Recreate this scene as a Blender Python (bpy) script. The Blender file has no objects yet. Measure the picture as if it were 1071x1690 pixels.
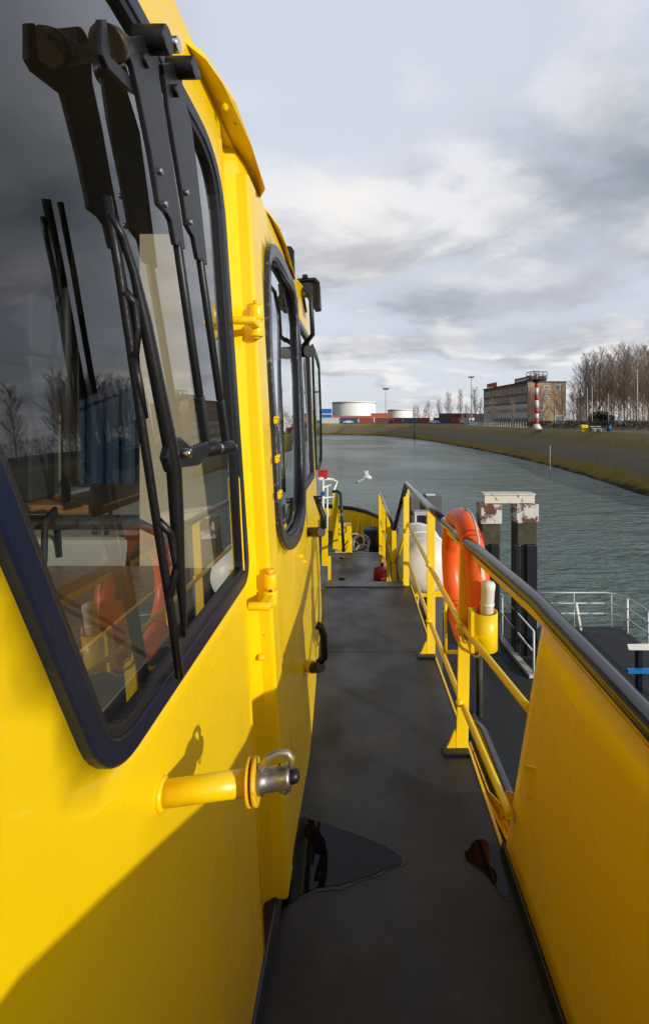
import bpy, math, random
from mathutils import Vector, Matrix, noise
from mathutils.geometry import delaunay_2d_cdt
random.seed(7)
C = bpy.context.scene
COL = C.collection
R = math.radians
F, VX, VY, H = 780.0, 595.0, 693.0, 1.65      # surveyed camera: focal, vanishing point, eye height over the side deck

# ------------------------------------------------------------------ helpers
def P(px, py, Y):
    return Vector(((px-VX)*Y/F, Y, H-(py-VY)*Y/F))
def G(px, py, z=0.0):
    Y = F*(H-z)/(py-VY)
    return Vector(((px-VX)*Y/F, Y, z))
def lerp(a, b, t): return a+(b-a)*t
def pl(pts, x):
    if x <= pts[0][0]: return pts[0][1]
    for (a, b), (c, d) in zip(pts, pts[1:]):
        if x <= c: return lerp(b, d, (x-a)/(c-a))
    return pts[-1][1]
def sm(t):
    t = max(0.0, min(1.0, t)); return t*t*(3-2*t)

class MB:
    def __init__(s): s.v = []; s.f = []; s.sm = []
    def add(s, vs, fs, smooth=False):
        n = len(s.v); s.v += [tuple(v) for v in vs]
        for f in fs: s.f.append(tuple(i+n for i in f)); s.sm.append(smooth)
        return s
    def box(s, x0, x1, y0, y1, z0, z1):
        return s.hexa([(x0,y0,z0),(x1,y0,z0),(x1,y1,z0),(x0,y1,z0),(x0,y0,z1),(x1,y0,z1),(x1,y1,z1),(x0,y1,z1)])
    def hexa(s, v):
        return s.add(v, [(0,3,2,1),(4,5,6,7),(0,1,5,4),(1,2,6,5),(2,3,7,6),(3,0,4,7)])
    def bar(s, a, b, w, d, up=(1,0,0), b_=None):
        """box beam from a to b, w across, d along 'up'"""
        a = Vector(a); b = Vector(b); t = (b-a).normalized(); u = Vector(up); u = (u-t*u.dot(t)).normalized(); r = t.cross(u)
        vs = []
        for p in (a, b):
            for i, j in ((-1,-1),(1,-1),(1,1),(-1,1)): vs.append(p+r*(w/2*i)+u*(d/2*j))
        return s.hexa(vs)
    def tube(s, pts, r, n=10, cap=True, smooth=True):
        pts = [Vector(p) for p in pts]
        rs = r if isinstance(r, (list, tuple)) else [r]*len(pts)
        t0 = (pts[1]-pts[0]).normalized()
        u = t0.cross(Vector((0,0,1)))
        if u.length < 1e-3: u = t0.cross(Vector((1,0,0)))
        u.normalize(); vs = []
        for i, p in enumerate(pts):
            t = ((pts[min(i+1, len(pts)-1)]-pts[i]).normalized() + (pts[i]-pts[max(i-1, 0)]).normalized())
            if t.length < 1e-6: t = t0
            t.normalize(); u = (u-t*u.dot(t)).normalized(); w = t.cross(u)
            for k in range(n):
                a = 2*math.pi*k/n; vs.append(p+(u*math.cos(a)+w*math.sin(a))*rs[i])
        fs = []
        for i in range(len(pts)-1):
            for k in range(n):
                k2 = (k+1) % n; fs.append((i*n+k, i*n+k2, (i+1)*n+k2, (i+1)*n+k))
        s.add(vs, fs, smooth)
        if cap:
            m = len(s.v)-len(vs)
            s.f.append(tuple(m+k for k in reversed(range(n)))); s.sm.append(False)
            s.f.append(tuple(m+(len(pts)-1)*n+k for k in range(n))); s.sm.append(False)
        return s
    def cyl(s, a, b, r, n=20): return s.tube([a, b], r, n)
    def prism(s, poly, d):
        """solid from a 3-D polygon pushed along vector d"""
        d = Vector(d); n = len(poly); a = [Vector(p) for p in poly]; b = [p+d for p in a]
        fs = [tuple(range(n)), tuple(reversed(range(n, 2*n)))]
        for i in range(n):
            j = (i+1) % n; fs.append((i, i+n, j+n, j))
        return s.add(a+b, fs)
    def ring(s, outer, inner, d):
        """frame between two outlines pushed along d"""
        d = Vector(d); n = len(outer)
        o = [Vector(p) for p in outer]; i_ = [Vector(p) for p in inner]
        vs = o+i_+[p+d for p in o]+[p+d for p in i_]; fs = []
        for k in range(n):
            j = (k+1) % n
            fs += [(k, j, n+j, n+k), (2*n+k, 3*n+k, 3*n+j, 2*n+j), (k, 2*n+k, 2*n+j, j), (n+k, n+j, 3*n+j, 3*n+k)]
        return s.add(vs, fs)
    def torus(s, c, ax, R_, r, n=48, m=16, col=None):
        c = Vector(c); ax = Vector(ax).normalized(); u = ax.orthogonal().normalized(); w = ax.cross(u)
        vs = []; fs = []
        for i in range(n):
            a = 2*math.pi*i/n; rad = u*math.cos(a)+w*math.sin(a)
            for j in range(m):
                b = 2*math.pi*j/m; vs.append(c+rad*(R_+r*math.cos(b))+ax*(r*math.sin(b)))
        for i in range(n):
            for j in range(m):
                fs.append((i*m+j, ((i+1)%n)*m+j, ((i+1)%n)*m+(j+1)%m, i*m+(j+1)%m))
        return s.add(vs, fs, True)
    def lathe(s, c, ax, prof, n=28):
        """profile [(r, h)] turned round ax at c"""
        c = Vector(c); ax = Vector(ax).normalized(); u = ax.orthogonal().normalized(); w = ax.cross(u)
        vs = []; fs = []
        for (r, h) in prof:
            for k in range(n):
                a = 2*math.pi*k/n; vs.append(c+ax*h+(u*math.cos(a)+w*math.sin(a))*max(r, 1e-4))
        for i in range(len(prof)-1):
            for k in range(n):
                k2 = (k+1) % n; fs.append((i*n+k, i*n+k2, (i+1)*n+k2, (i+1)*n+k))
        s.add(vs, fs, True)
        return s
    def sphere(s, c, rx, ry=None, rz=None, n=16, m=10):
        ry = ry or rx; rz = rz or rx; c = Vector(c); vs = []; fs = []
        for i in range(m+1):
            t = math.pi*i/m
            for k in range(n):
                a = 2*math.pi*k/n; vs.append(c+Vector((rx*math.sin(t)*math.cos(a), ry*math.sin(t)*math.sin(a), rz*math.cos(t))))
        for i in range(m):
            for k in range(n): fs.append((i*n+k, i*n+(k+1)%n, (i+1)*n+(k+1)%n, (i+1)*n+k))
        return s.add(vs, fs, True)

WOFF = {}
def build(name, mb, mat, parent=None, bevel=0, seg=2, weld=True, local=False):
    me = bpy.data.meshes.new(name); me.from_pydata(mb.v, [], mb.f)
    for p, k in zip(me.polygons, mb.sm): p.use_smooth = k
    import bmesh
    bm = bmesh.new(); bm.from_mesh(me)
    if weld: bmesh.ops.remove_doubles(bm, verts=bm.verts, dist=1e-5)
    bmesh.ops.recalc_face_normals(bm, faces=bm.faces)
    bm.to_mesh(me); bm.free()
    if isinstance(mat, (list, tuple)):
        for m in mat: me.materials.append(m)
    else: me.materials.append(mat)
    o = bpy.data.objects.new(name, me); COL.objects.link(o)
    if parent is not None:
        o.parent = parent
        if not local: o.location = -WOFF.get(parent.name, Vector((0,0,0)))
    if bevel:
        b = o.modifiers.new('bevel', 'BEVEL'); b.width = bevel; b.segments = seg; b.limit_method = 'ANGLE'; b.angle_limit = R(40); b.harden_normals = False
    return o
def empty(name, loc=(0,0,0), rz=0):
    o = bpy.data.objects.new(name, None); COL.objects.link(o); o.location = loc; o.rotation_euler = (0,0,rz); o.empty_display_size = .1
    WOFF[o.name] = Vector(loc)
    return o
def tag(o, label=None, cat=None, group=None, kind=None):
    if label: o['label'] = label
    if cat: o['category'] = cat
    if group: o['group'] = group
    if kind: o['kind'] = kind
    return o
def copy_tree(o, parent=None):
    c = o.copy(); COL.objects.link(c)
    if parent is not None: c.parent = parent
    for ch in [x for x in bpy.data.objects if x.parent == o]: copy_tree(ch, c)
    return c

# ------------------------------------------------------------------ materials
def M(name, col, rough=.5, metal=0, spec=.5, coat=0, var=.0, vscale=3, bump=0, bscale=40, col2=None, thr=.6, tscale=8, soft=.05, big=0, rvar=0, gen='Object'):
    """col with cloudy variation; patches of col2 where a noise exceeds thr; fine bump and large dents"""
    m = bpy.data.materials.new(name); m.use_nodes = True; nt = m.node_tree; N = nt.nodes; L = nt.links
    b = N['Principled BSDF']; b.inputs['Roughness'].default_value = rough; b.inputs['Metallic'].default_value = metal
    b.inputs['Specular IOR Level'].default_value = spec; b.inputs['Coat Weight'].default_value = coat
    tc = N.new('ShaderNodeTexCoord').outputs[gen]
    def noi(scale, det=6, ro=.55):
        n = N.new('ShaderNodeTexNoise'); n.inputs['Scale'].default_value = scale; n.inputs['Detail'].default_value = det; n.inputs['Roughness'].default_value = ro
        L.new(tc, n.inputs['Vector']); return n.outputs['Fac']
    c4 = (*col, 1); out = None
    b.inputs['Base Color'].default_value = c4
    if var:
        mx = N.new('ShaderNodeMix'); mx.data_type = 'RGBA'
        mx.inputs[6].default_value = (*[c*(1-var) for c in col], 1); mx.inputs[7].default_value = (*[min(1, c*(1+var)) for c in col], 1)
        L.new(noi(vscale), mx.inputs[0]); out = mx.outputs[2]
    if col2:
        mr = N.new('ShaderNodeMapRange'); mr.inputs[1].default_value = thr-soft; mr.inputs[2].default_value = thr+soft
        L.new(noi(tscale, 10, .65), mr.inputs[0])
        mx = N.new('ShaderNodeMix'); mx.data_type = 'RGBA'; mx.inputs[6].default_value = c4; mx.inputs[7].default_value = (*col2, 1)
        if out: L.new(out, mx.inputs[6])
        L.new(mr.outputs[0], mx.inputs[0]); out = mx.outputs[2]
    if out: L.new(out, b.inputs['Base Color'])
    if rvar:
        mr = N.new('ShaderNodeMapRange'); mr.inputs[1].default_value = .3; mr.inputs[2].default_value = .7; mr.inputs[3].default_value = max(.02, rough-rvar); mr.inputs[4].default_value = rough+rvar
        L.new(noi(vscale*1.7), mr.inputs[0]); L.new(mr.outputs[0], b.inputs['Roughness'])
    prev = None
    for sc, st, ds in ((bscale, bump, .004), (1.8, big, .03)):
        if st:
            bp = N.new('ShaderNodeBump'); bp.inputs['Strength'].default_value = st; bp.inputs['Distance'].default_value = ds
            L.new(noi(sc, 3), bp.inputs['Height'])
            if prev: L.new(prev, bp.inputs['Normal'])
            prev = bp.outputs[0]
    if prev: L.new(prev, b.inputs['Normal'])
    return m
YEL = (.86, .575, .002)
m_yel = M('yellow_paint', YEL, .30, spec=.5, coat=.15, var=.05, vscale=2.2, bump=.045, bscale=45, big=.14, rvar=.08, col2=(.42,.2,.01), thr=.80, tscale=30, soft=.02)
m_yel2 = M('yellow_brushed_paint', YEL, .34, spec=.5, coat=.1, var=.10, vscale=5, bump=.22, bscale=45, big=.2, rvar=.08, col2=(.16,.05,.015), thr=.705, tscale=14, soft=.015)
m_yelrust = M('yellow_rusty_paint', (.78,.46,.01), .45, var=.1, bump=.5, bscale=60, col2=(.05,.022,.012), thr=.60, tscale=28, soft=.02)
m_navy = M('navy_frame_paint', (.004,.009,.026), .35, spec=.35, coat=.0, var=.3, bump=.25, bscale=60, col2=(.03,.035,.045), thr=.66, tscale=25)
m_black = M('black_rubber', (.007,.007,.009), .42, spec=.4, var=.2, bump=.3, bscale=80)
m_arm = M('black_arm_paint', (.008,.0085,.010), .40, spec=.35, var=.25, col2=(.03,.026,.022), thr=.70, tscale=45, bump=.1, bscale=90)
m_chip = M('black_chipped_frame', (.016,.019,.030), .35, coat=.2, bump=.6, bscale=45, col2=(.10,.11,.13), thr=.62, tscale=38, soft=.02)
m_rail = M('dark_blue_handrail_paint', (.013,.017,.032), .22, coat=.5, var=.2, bump=.12, bscale=35, rvar=.06)
m_deck = M('charcoal_deck_paint', (.0155,.018,.023), .44, spec=.4, var=.35, vscale=1.6, bump=.22, bscale=260, col2=(.030,.028,.027), thr=.58, tscale=3.2, soft=.08, big=.2, rvar=.16)
m_coam = M('black_coaming', (.010,.012,.018), .35, bump=.2)
m_steel = M('worn_steel', (.30,.28,.27), .38, metal=.85, var=.3, vscale=20, bump=.3, col2=(.10,.07,.06), thr=.58, tscale=22, soft=.08)
m_shack = M('paint_spattered_shackle', (.28,.27,.24), .45, metal=.6, bump=.4, col2=(.45,.30,.03), thr=.56, tscale=40, soft=.04)
m_chrome = M('bright_bolt', (.6,.6,.6), .2, metal=1)
m_brass = M('aged_brass', (.09,.065,.045), .4, metal=.8, bump=.3)
m_white = M('white_paint', (.72,.72,.70), .4, var=.05)
m_cream = M('cream_canister_plastic', (.74,.70,.62), .4, var=.06, vscale=4, bump=.1, col2=(.50,.45,.36), thr=.66, tscale=5, soft=.08)
m_tubew = M('white_plastic_tube', (.80,.74,.66), .4, var=.04, bump=.1, col2=(.2,.17,.13), thr=.70, tscale=60, soft=.02)
m_orange = M('orange_buoy_plastic', (.86,.115,.018), .36, var=.08, vscale=6, bump=.2, bscale=30, col2=(.55,.07,.02), thr=.64, tscale=9, soft=.08)
m_red = M('red_paint', (.42,.02,.018), .45, var=.15, bump=.2)
m_blue = M('blue_paint', (.01,.08,.26), .4)
m_bbeam = M('bright_blue_paint', (.0,.17,.48), .4)
m_grey = M('grey_steel_paint', (.10,.105,.11), .5, var=.15, bump=.2, vscale=6)
m_wood = M('weathered_pile_wood', (.075,.062,.042), .85, var=.45, vscale=9, bump=.9, bscale=30, col2=(.035,.042,.022), thr=.5, tscale=3, soft=.1)
m_capr = M('rusting_white_cap', (.62,.60,.55), .6, var=.2, vscale=9, bump=.5, col2=(.11,.040,.025), thr=.52, tscale=4.5, soft=.035)
m_capb = M('cream_beam_paint', (.68,.64,.54), .5, bump=.3, col2=(.16,.08,.04), thr=.60, tscale=6, soft=.03)
m_pont = M('black_pontoon_deck', (.022,.024,.027), .75, var=.25, vscale=2, bump=.5, bscale=120, col2=(.036,.038,.040), thr=.6, tscale=1.5, soft=.1)
m_lamp = M('rusty_lamp_housing', (.022,.016,.014), .55, bump=.5, col2=(.07,.03,.018), thr=.58, tscale=20)
m_rope = M('pale_rope', (.55,.50,.40), .9)
# indoors
m_in = M('cabin_lining', (.20,.18,.15), .6, var=.1)
m_indark = M('cabin_dark_floor', (.02,.02,.022), .6)
m_beige = M('beige_panel', (.66,.52,.36), .6, var=.05)
m_inwood = M('varnished_wood', (.34,.17,.07), .35, var=.3, vscale=3)
m_bag = M('black_nylon', (.012,.012,.014), .7, bump=.6)
m_paper = M('paper', (.8,.8,.78), .6)
m_curt = M('blue_curtain', (.012,.03,.065), .8)
# far
m_brick = None
m_roofd = M('dark_roof', (.06,.055,.05), .8)
m_pane = M('dark_window_pane', (.16,.18,.20), .12, spec=.8)
m_wframe = M('white_window_frame', (.84,.83,.79), .5)
m_tank = M('white_tank_steel', (.88,.87,.84), .55, var=.04, vscale=.2)
m_towr = M('signal_red', (.50,.05,.02), .5); m_toww = M('signal_white', (.72,.71,.68), .5)
m_bark = M('winter_bark', (.25,.18,.125), .9, var=.3, vscale=.8, bump=.6, bscale=3)
m_twig = M('winter_twigs', (.36,.27,.20), .9, var=.25, vscale=.3)
m_conc = M('pale_concrete', (.45,.44,.41), .8, var=.1)
m_hedge = M('brown_hedge_leaf', (.062,.040,.024), .9, var=.5, vscale=1.5)
m_green = M('dark_evergreen', (.018,.030,.012), .8, var=.4, vscale=2)

def glass(name, tint=(.80,.88,.86), boost=1.6):
    m = bpy.data.materials.new(name); m.use_nodes = True; nt = m.node_tree; N = nt.nodes; L = nt.links
    N.clear(); out = N.new('ShaderNodeOutputMaterial'); mix = N.new('ShaderNodeMixShader'); tr = N.new('ShaderNodeBsdfTransparent'); gl = N.new('ShaderNodeBsdfGlossy')
    tr.inputs[0].default_value = (*tint, 1); gl.inputs['Roughness'].default_value = .004; gl.inputs[0].default_value = (.95,.97,1,1)
    lw = N.new('ShaderNodeLayerWeight'); lw.inputs[0].default_value = .5
    pw = N.new('ShaderNodeMath'); pw.operation = 'POWER'; pw.inputs[1].default_value = 5; L.new(lw.outputs['Facing'], pw.inputs[0])
    fr = N.new('ShaderNodeMath'); fr.operation = 'MULTIPLY_ADD'; fr.inputs[1].default_value = .95; fr.inputs[2].default_value = .045; L.new(pw.outputs[0], fr.inputs[0])
    ml = N.new('ShaderNodeMath'); ml.operation = 'MULTIPLY'; ml.use_clamp = True; ml.inputs[1].default_value = boost
    L.new(fr.outputs[0], ml.inputs[0]); L.new(ml.outputs[0], mix.inputs[0]); L.new(tr.outputs[0], mix.inputs[1]); L.new(gl.outputs[0], mix.inputs[2]); L.new(mix.outputs[0], out.inputs[0])
    tc = N.new('ShaderNodeTexCoord'); no = N.new('ShaderNodeTexNoise'); no.inputs['Scale'].default_value = 1.5; no.inputs['Detail'].default_value = 1
    bp = N.new('ShaderNodeBump'); bp.inputs['Strength'].default_value = .02; bp.inputs['Distance'].default_value = .02
    L.new(tc.outputs['Object'], no.inputs[0]); L.new(no.outputs[0], bp.inputs['Height']); L.new(bp.outputs[0], gl.inputs['Normal'])
    return m
m_glass = glass('window_glass', (.80,.84,.82), 1.9)
m_clear = glass('clear_screen_glass', (.86,.92,.90), 1.2)

def nodes_mat(name):
    m = bpy.data.materials.new(name); m.use_nodes = True; return m, m.node_tree.nodes, m.node_tree.links, m.node_tree.nodes['Principled BSDF']
# water
m_water, N, L, b = nodes_mat('canal_water')
b.inputs['Base Color'].default_value = (.12,.18,.165,1); b.inputs['Roughness'].default_value = .12; b.inputs['IOR'].default_value = 1.33
tc = N.new('ShaderNodeTexCoord'); prev = None
for sc, dist, st, rot, asp in ((.35, .55, .8, 20, 1.9), (1.3, .22, .9, -15, 2.2), (4.5, .06, .8, 10, 2.0)):
    mp = N.new('ShaderNodeMapping'); mp.inputs['Scale'].default_value = (1, asp, 1); mp.inputs['Rotation'].default_value = (0,0,R(rot)); L.new(tc.outputs['Object'], mp.inputs[0])
    no = N.new('ShaderNodeTexNoise'); no.inputs['Scale'].default_value = sc; no.inputs['Detail'].default_value = 4; no.inputs['Distortion'].default_value = .4; L.new(mp.outputs[0], no.inputs[0])
    bp = N.new('ShaderNodeBump'); bp.inputs['Strength'].default_value = st; bp.inputs['Distance'].default_value = dist; L.new(no.outputs[0], bp.inputs['Height'])
    if prev: L.new(prev, bp.inputs['Normal'])
    prev = bp.outputs[0]
L.new(prev, b.inputs['Normal'])
gn = N.new('ShaderNodeTexNoise'); gn.inputs['Scale'].default_value = .045; gn.inputs['Detail'].default_value = 3; L.new(tc.outputs['Object'], gn.inputs[0])
gr = N.new('ShaderNodeMapRange'); gr.inputs[1].default_value = .35; gr.inputs[2].default_value = .65; gr.inputs[3].default_value = .04; gr.inputs[4].default_value = .24; L.new(gn.outputs[0], gr.inputs[0]); L.new(gr.outputs[0], b.inputs['Roughness'])
# brick
m_brick, N, L, b = nodes_mat('brown_brick')
tc = N.new('ShaderNodeTexCoord'); br = N.new('ShaderNodeTexBrick'); br.inputs['Color1'].default_value = (.42,.29,.18,1); br.inputs['Color2'].default_value = (.36,.24,.15,1); br.inputs['Mortar'].default_value = (.27,.22,.17,1)
br.inputs['Scale'].default_value = 1.5; br.inputs['Mortar Size'].default_value = .03
mp = N.new('ShaderNodeMapping'); mp.inputs['Rotation'].default_value = (R(90),0,0); L.new(tc.outputs['Object'], mp.inputs[0]); L.new(mp.outputs[0], br.inputs[0]); L.new(br.outputs[0], b.inputs['Base Color']); b.inputs['Roughness'].default_value = .9
# dike: stone revetment low down, lichen band, rough winter grass above
m_dike, N, L, b = nodes_mat('dike_slope'); b.inputs['Roughness'].default_value = .95; b.inputs['Specular IOR Level'].default_value = .15
tc = N.new('ShaderNodeTexCoord'); sx = N.new('ShaderNodeSeparateXYZ'); L.new(tc.outputs['Object'], sx.inputs[0])
n1 = N.new('ShaderNodeTexNoise'); n1.inputs['Scale'].default_value = .35; n1.inputs['Detail'].default_value = 8; n1.inputs['Roughness'].default_value = .7; L.new(tc.outputs['Object'], n1.inputs[0])
n2 = N.new('ShaderNodeTexNoise'); n2.inputs['Scale'].default_value = 3.; n2.inputs['Detail'].default_value = 6; n2.inputs['Roughness'].default_value = .7; L.new(tc.outputs['Object'], n2.inputs[0])
ma = N.new('ShaderNodeMath'); ma.operation = 'MULTIPLY_ADD'; ma.inputs[1].default_value = 1.5; L.new(n1.outputs[0], ma.inputs[0]); L.new(sx.outputs[2], ma.inputs[2])
mr = N.new('ShaderNodeMapRange'); mr.inputs[1].default_value = -3.6; mr.inputs[2].default_value = 1.0; L.new(ma.outputs[0], mr.inputs[0])
cr = N.new('ShaderNodeValToRGB'); L.new(mr.outputs[0], cr.inputs[0]); e = cr.color_ramp.elements
e[0].position = 0; e[0].color = (.018,.018,.012,1); e[1].position = 1; e[1].color = (.23,.19,.085,1)
for p_, c_ in ((.06,(.03,.03,.018)), (.12,(.19,.135,.025)), (.24,(.20,.145,.035)), (.32,(.155,.138,.10)), (.55,(.18,.158,.11)), (.70,(.19,.155,.06)), (.86,(.24,.20,.085))):
    x = e.new(p_); x.color = (*c_, 1)
mx = N.new('ShaderNodeMix'); mx.data_type = 'RGBA'; mx.blend_type = 'MULTIPLY'; mx.inputs[0].default_value = .9; L.new(cr.outputs[0], mx.inputs[6])
r2 = N.new('ShaderNodeMapRange'); r2.inputs[1].default_value = .3; r2.inputs[2].default_value = .7; r2.inputs[3].default_value = 1.0; r2.inputs[4].default_value = 2.0; L.new(n2.outputs[0], r2.inputs[0]); L.new(r2.outputs[0], mx.inputs[7])
L.new(mx.outputs[2], b.inputs['Base Color'])
bp = N.new('ShaderNodeBump'); bp.inputs['Strength'].default_value = .8; bp.inputs['Distance'].default_value = .3; L.new(n2.outputs[0], bp.inputs['Height']); L.new(bp.outputs[0], b.inputs['Normal'])
m_ground = M('winter_turf', (.13,.11,.06), .95, var=.4, vscale=.15, bump=.5, bscale=2, col2=(.05,.055,.03), thr=.55, tscale=.08)
# rope-and-tread plate
m_tread, N, L, b = nodes_mat('tread_plate'); b.inputs['Base Color'].default_value = (.045,.045,.046,1); b.inputs['Roughness'].default_value = .35; b.inputs['Metallic'].default_value = .3
tc = N.new('ShaderNodeTexCoord'); vo = N.new('ShaderNodeTexVoronoi'); vo.inputs['Scale'].default_value = 32; mp = N.new('ShaderNodeMapping'); mp.inputs['Rotation'].default_value = (0,0,R(45)); mp.inputs['Scale'].default_value = (1,.45,1)
vo.inputs['Randomness'].default_value = 0; L.new(tc.outputs['Object'], mp.inputs[0]); L.new(mp.outputs[0], vo.inputs[0])
bp = N.new('ShaderNodeBump'); bp.invert = True; bp.inputs['Distance'].default_value = .006; L.new(vo.outputs[0], bp.inputs['Height']); L.new(bp.outputs[0], b.inputs['Normal'])
m_damp = M('damp_deck', (.011,.011,.012), .30, spec=.4, var=.3, vscale=6, bump=.4, bscale=200, rvar=.1)
m_wet, N, L, b = nodes_mat('puddle_water'); b.inputs['Base Color'].default_value = (.006,.006,.008,1); b.inputs['Roughness'].default_value = .02; b.inputs['IOR'].default_value = 1.33; b.inputs['Specular IOR Level'].default_value = .32

# ------------------------------------------------------------------ camera, sun, sky
cam = bpy.data.cameras.new('camera'); co = bpy.data.objects.new('camera', cam); COL.objects.link(co)
co.location = (0,0,H); co.rotation_euler = (R(90),0,0); cam.sensor_fit = 'VERTICAL'; cam.sensor_height = 36; cam.lens = 36*F/1690
cam.shift_x = -(VX-535.5)/1690; cam.shift_y = -(845-VY)/1690; cam.clip_start = .02; cam.clip_end = 9000
C.camera = co
SUN = Vector((.187,-.153,.062)).normalized()
elev = math.asin(SUN.z); az = math.atan2(SUN.x, SUN.y)      # clockwise from +Y
sl = bpy.data.lights.new('sun', 'SUN'); sl.energy = 3.4; sl.angle = R(.55); sl.color = (1,.94,.84)
so = bpy.data.objects.new('sun', sl); COL.objects.link(so); so.rotation_euler = SUN.to_track_quat('Z', 'Y').to_euler()
w = bpy.data.worlds.new('World'); C.world = w; w.use_nodes = True; N = w.node_tree.nodes; L = w.node_tree.links; N.clear()
wo = N.new('ShaderNodeOutputWorld'); bg = N.new('ShaderNodeBackground'); L.new(bg.outputs[0], wo.inputs[0]); bg.inputs[1].default_value = .12
sky = N.new('ShaderNodeTexSky'); sky.sky_type = 'NISHITA'; sky.sun_disc = False; sky.sun_elevation = elev; sky.sun_rotation = az; sky.air_density = 1; sky.dust_density = 1.5
tc = N.new('ShaderNodeTexCoord'); sx = N.new('ShaderNodeSeparateXYZ'); L.new(tc.outputs['Generated'], sx.inputs[0])
def math_(op, a, b_=None, c=None, clamp=False):
    n = N.new('ShaderNodeMath'); n.operation = op; n.use_clamp = clamp
    for i, v in enumerate((a, b_, c)):
        if v is None: continue
        if isinstance(v, (int, float)): n.inputs[i].default_value = v
        else: L.new(v, n.inputs[i])
    return n.outputs[0]
zc = math_('MAXIMUM', sx.outputs[2], 0.0); den = math_('ADD', zc, .16)
cx = N.new('ShaderNodeCombineXYZ'); L.new(math_('DIVIDE', sx.outputs[0], den), cx.inputs[0]); L.new(math_('DIVIDE', sx.outputs[1], den), cx.inputs[1])
def wn(scale, off, det=7, ro=.55, dist=.2):
    mp = N.new('ShaderNodeMapping'); mp.inputs['Location'].default_value = off; L.new(cx.outputs[0], mp.inputs[0])
    n = N.new('ShaderNodeTexNoise'); n.inputs['Scale'].default_value = scale; n.inputs['Detail'].default_value = det; n.inputs['Roughness'].default_value = ro; n.inputs['Distortion'].default_value = dist
    L.new(mp.outputs[0], n.inputs[0]); return n.outputs[0]
SK = (3.1, 7.7, 0)
d1 = wn(1.15, SK, 9, .54); d2 = wn(1.15, (SK[0]+.14, SK[1]-.11, .0), 9, .54)      # density, and density a step towards the sun
veil = wn(.35, (1,5,2), 3, .5)
def ramp(f, pts):
    r_ = N.new('ShaderNodeValToRGB'); L.new(f, r_.inputs[0]); e = r_.color_ramp.elements
    e[0].position = pts[0][0]; e[0].color = (*pts[0][1], 1); e[1].position = pts[-1][0]; e[1].color = (*pts[-1][1], 1)
    for p_, c_ in pts[1:-1]: x = e.new(p_); x.color = (*c_, 1)
    return r_.outputs[0]
def mix(f, a, b_):
    m_ = N.new('ShaderNodeMix'); m_.data_type = 'RGBA'
    for i, v in ((0, f), (6, a), (7, b_)):
        if isinstance(v, (int, float)): m_.inputs[i].default_value = v
        elif isinstance(v, tuple): m_.inputs[i].default_value = (*v, 1)
        else: L.new(v, m_.inputs[i])
    return m_.outputs[2]
K = 1/.12
# thin high veil over the blue
skyb = mix(.85, sky.outputs[0], tuple(K*c for c in (.74,.78,.89)))
lit = math_('MULTIPLY_ADD', math_('SUBTRACT', d1, d2), 8.0, .55, clamp=True)
ccol = mix(lit, tuple(K*c for c in (.46,.49,.55)), tuple(K*c for c in (.92,.91,.91)))
cov = N.new('ShaderNodeMapRange'); cov.interpolation_type = 'SMOOTHSTEP'; cov.inputs[1].default_value = .44; cov.inputs[2].default_value = .56; L.new(d1, cov.inputs[0])
hz = N.new('ShaderNodeMapRange'); hz.inputs[1].default_value = .62; hz.inputs[2].default_value = .30; hz.inputs[3].default_value = .25; hz.inputs[4].default_value = .95; L.new(sx.outputs[2], hz.inputs[0])
final = mix(math_('MULTIPLY', cov.outputs[0], hz.outputs[0]), skyb, ccol)
# single clouds, each at its own bearing and height: (azimuth, elevation, widths, weight, colour)
azn = math_('ARCTAN2', sx.outputs[0], sx.outputs[1]); eln = math_('ARCSINE', sx.outputs[2])
wp1 = math_('MULTIPLY', math_('SUBTRACT', wn(2.2, (4,1,0), 6, .6), .5), .38); wp2 = math_('MULTIPLY', math_('SUBTRACT', wn(2.2, (9,3,5), 6, .6), .5), .26)
for (a_, e_, sa, se, wt_, cc_) in ((.52,.44,.14,.11,1.0,(.30,.35,.41)), (.33,.36,.10,.05,.55,(.42,.46,.52)), (-.02,.40,.14,.065,.9,(.93,.91,.89)), (-.06,.315,.16,.05,.7,(.46,.47,.50)), (.16,.235,.11,.035,.8,(.36,.39,.45)), (.38,.25,.14,.045,.65,(.40,.41,.46)), (.27,.275,.10,.02,.55,(.84,.83,.83)), (.10,.16,.22,.022,.6,(.43,.46,.52)), (.05,.115,.3,.012,.5,(.74,.75,.78)), (.45,.16,.2,.03,.5,(.45,.47,.52)), (-.04,.43,.10,.05,.7,(.95,.92,.90))):
    u1 = math_('DIVIDE', math_('SUBTRACT', math_('ADD', azn, wp1), a_), sa); u2 = math_('DIVIDE', math_('SUBTRACT', math_('ADD', eln, math_('MULTIPLY', wp2, min(1, se*14))), e_), se)
    q_ = math_('ADD', math_('MULTIPLY', u1, u1), math_('MULTIPLY', u2, u2)); g_ = math_('MULTIPLY', math_('POWER', 2.718, math_('MULTIPLY', q_, -1.0)), wt_, clamp=True)
    final = mix(g_, final, tuple(K*c for c in cc_))
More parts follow.
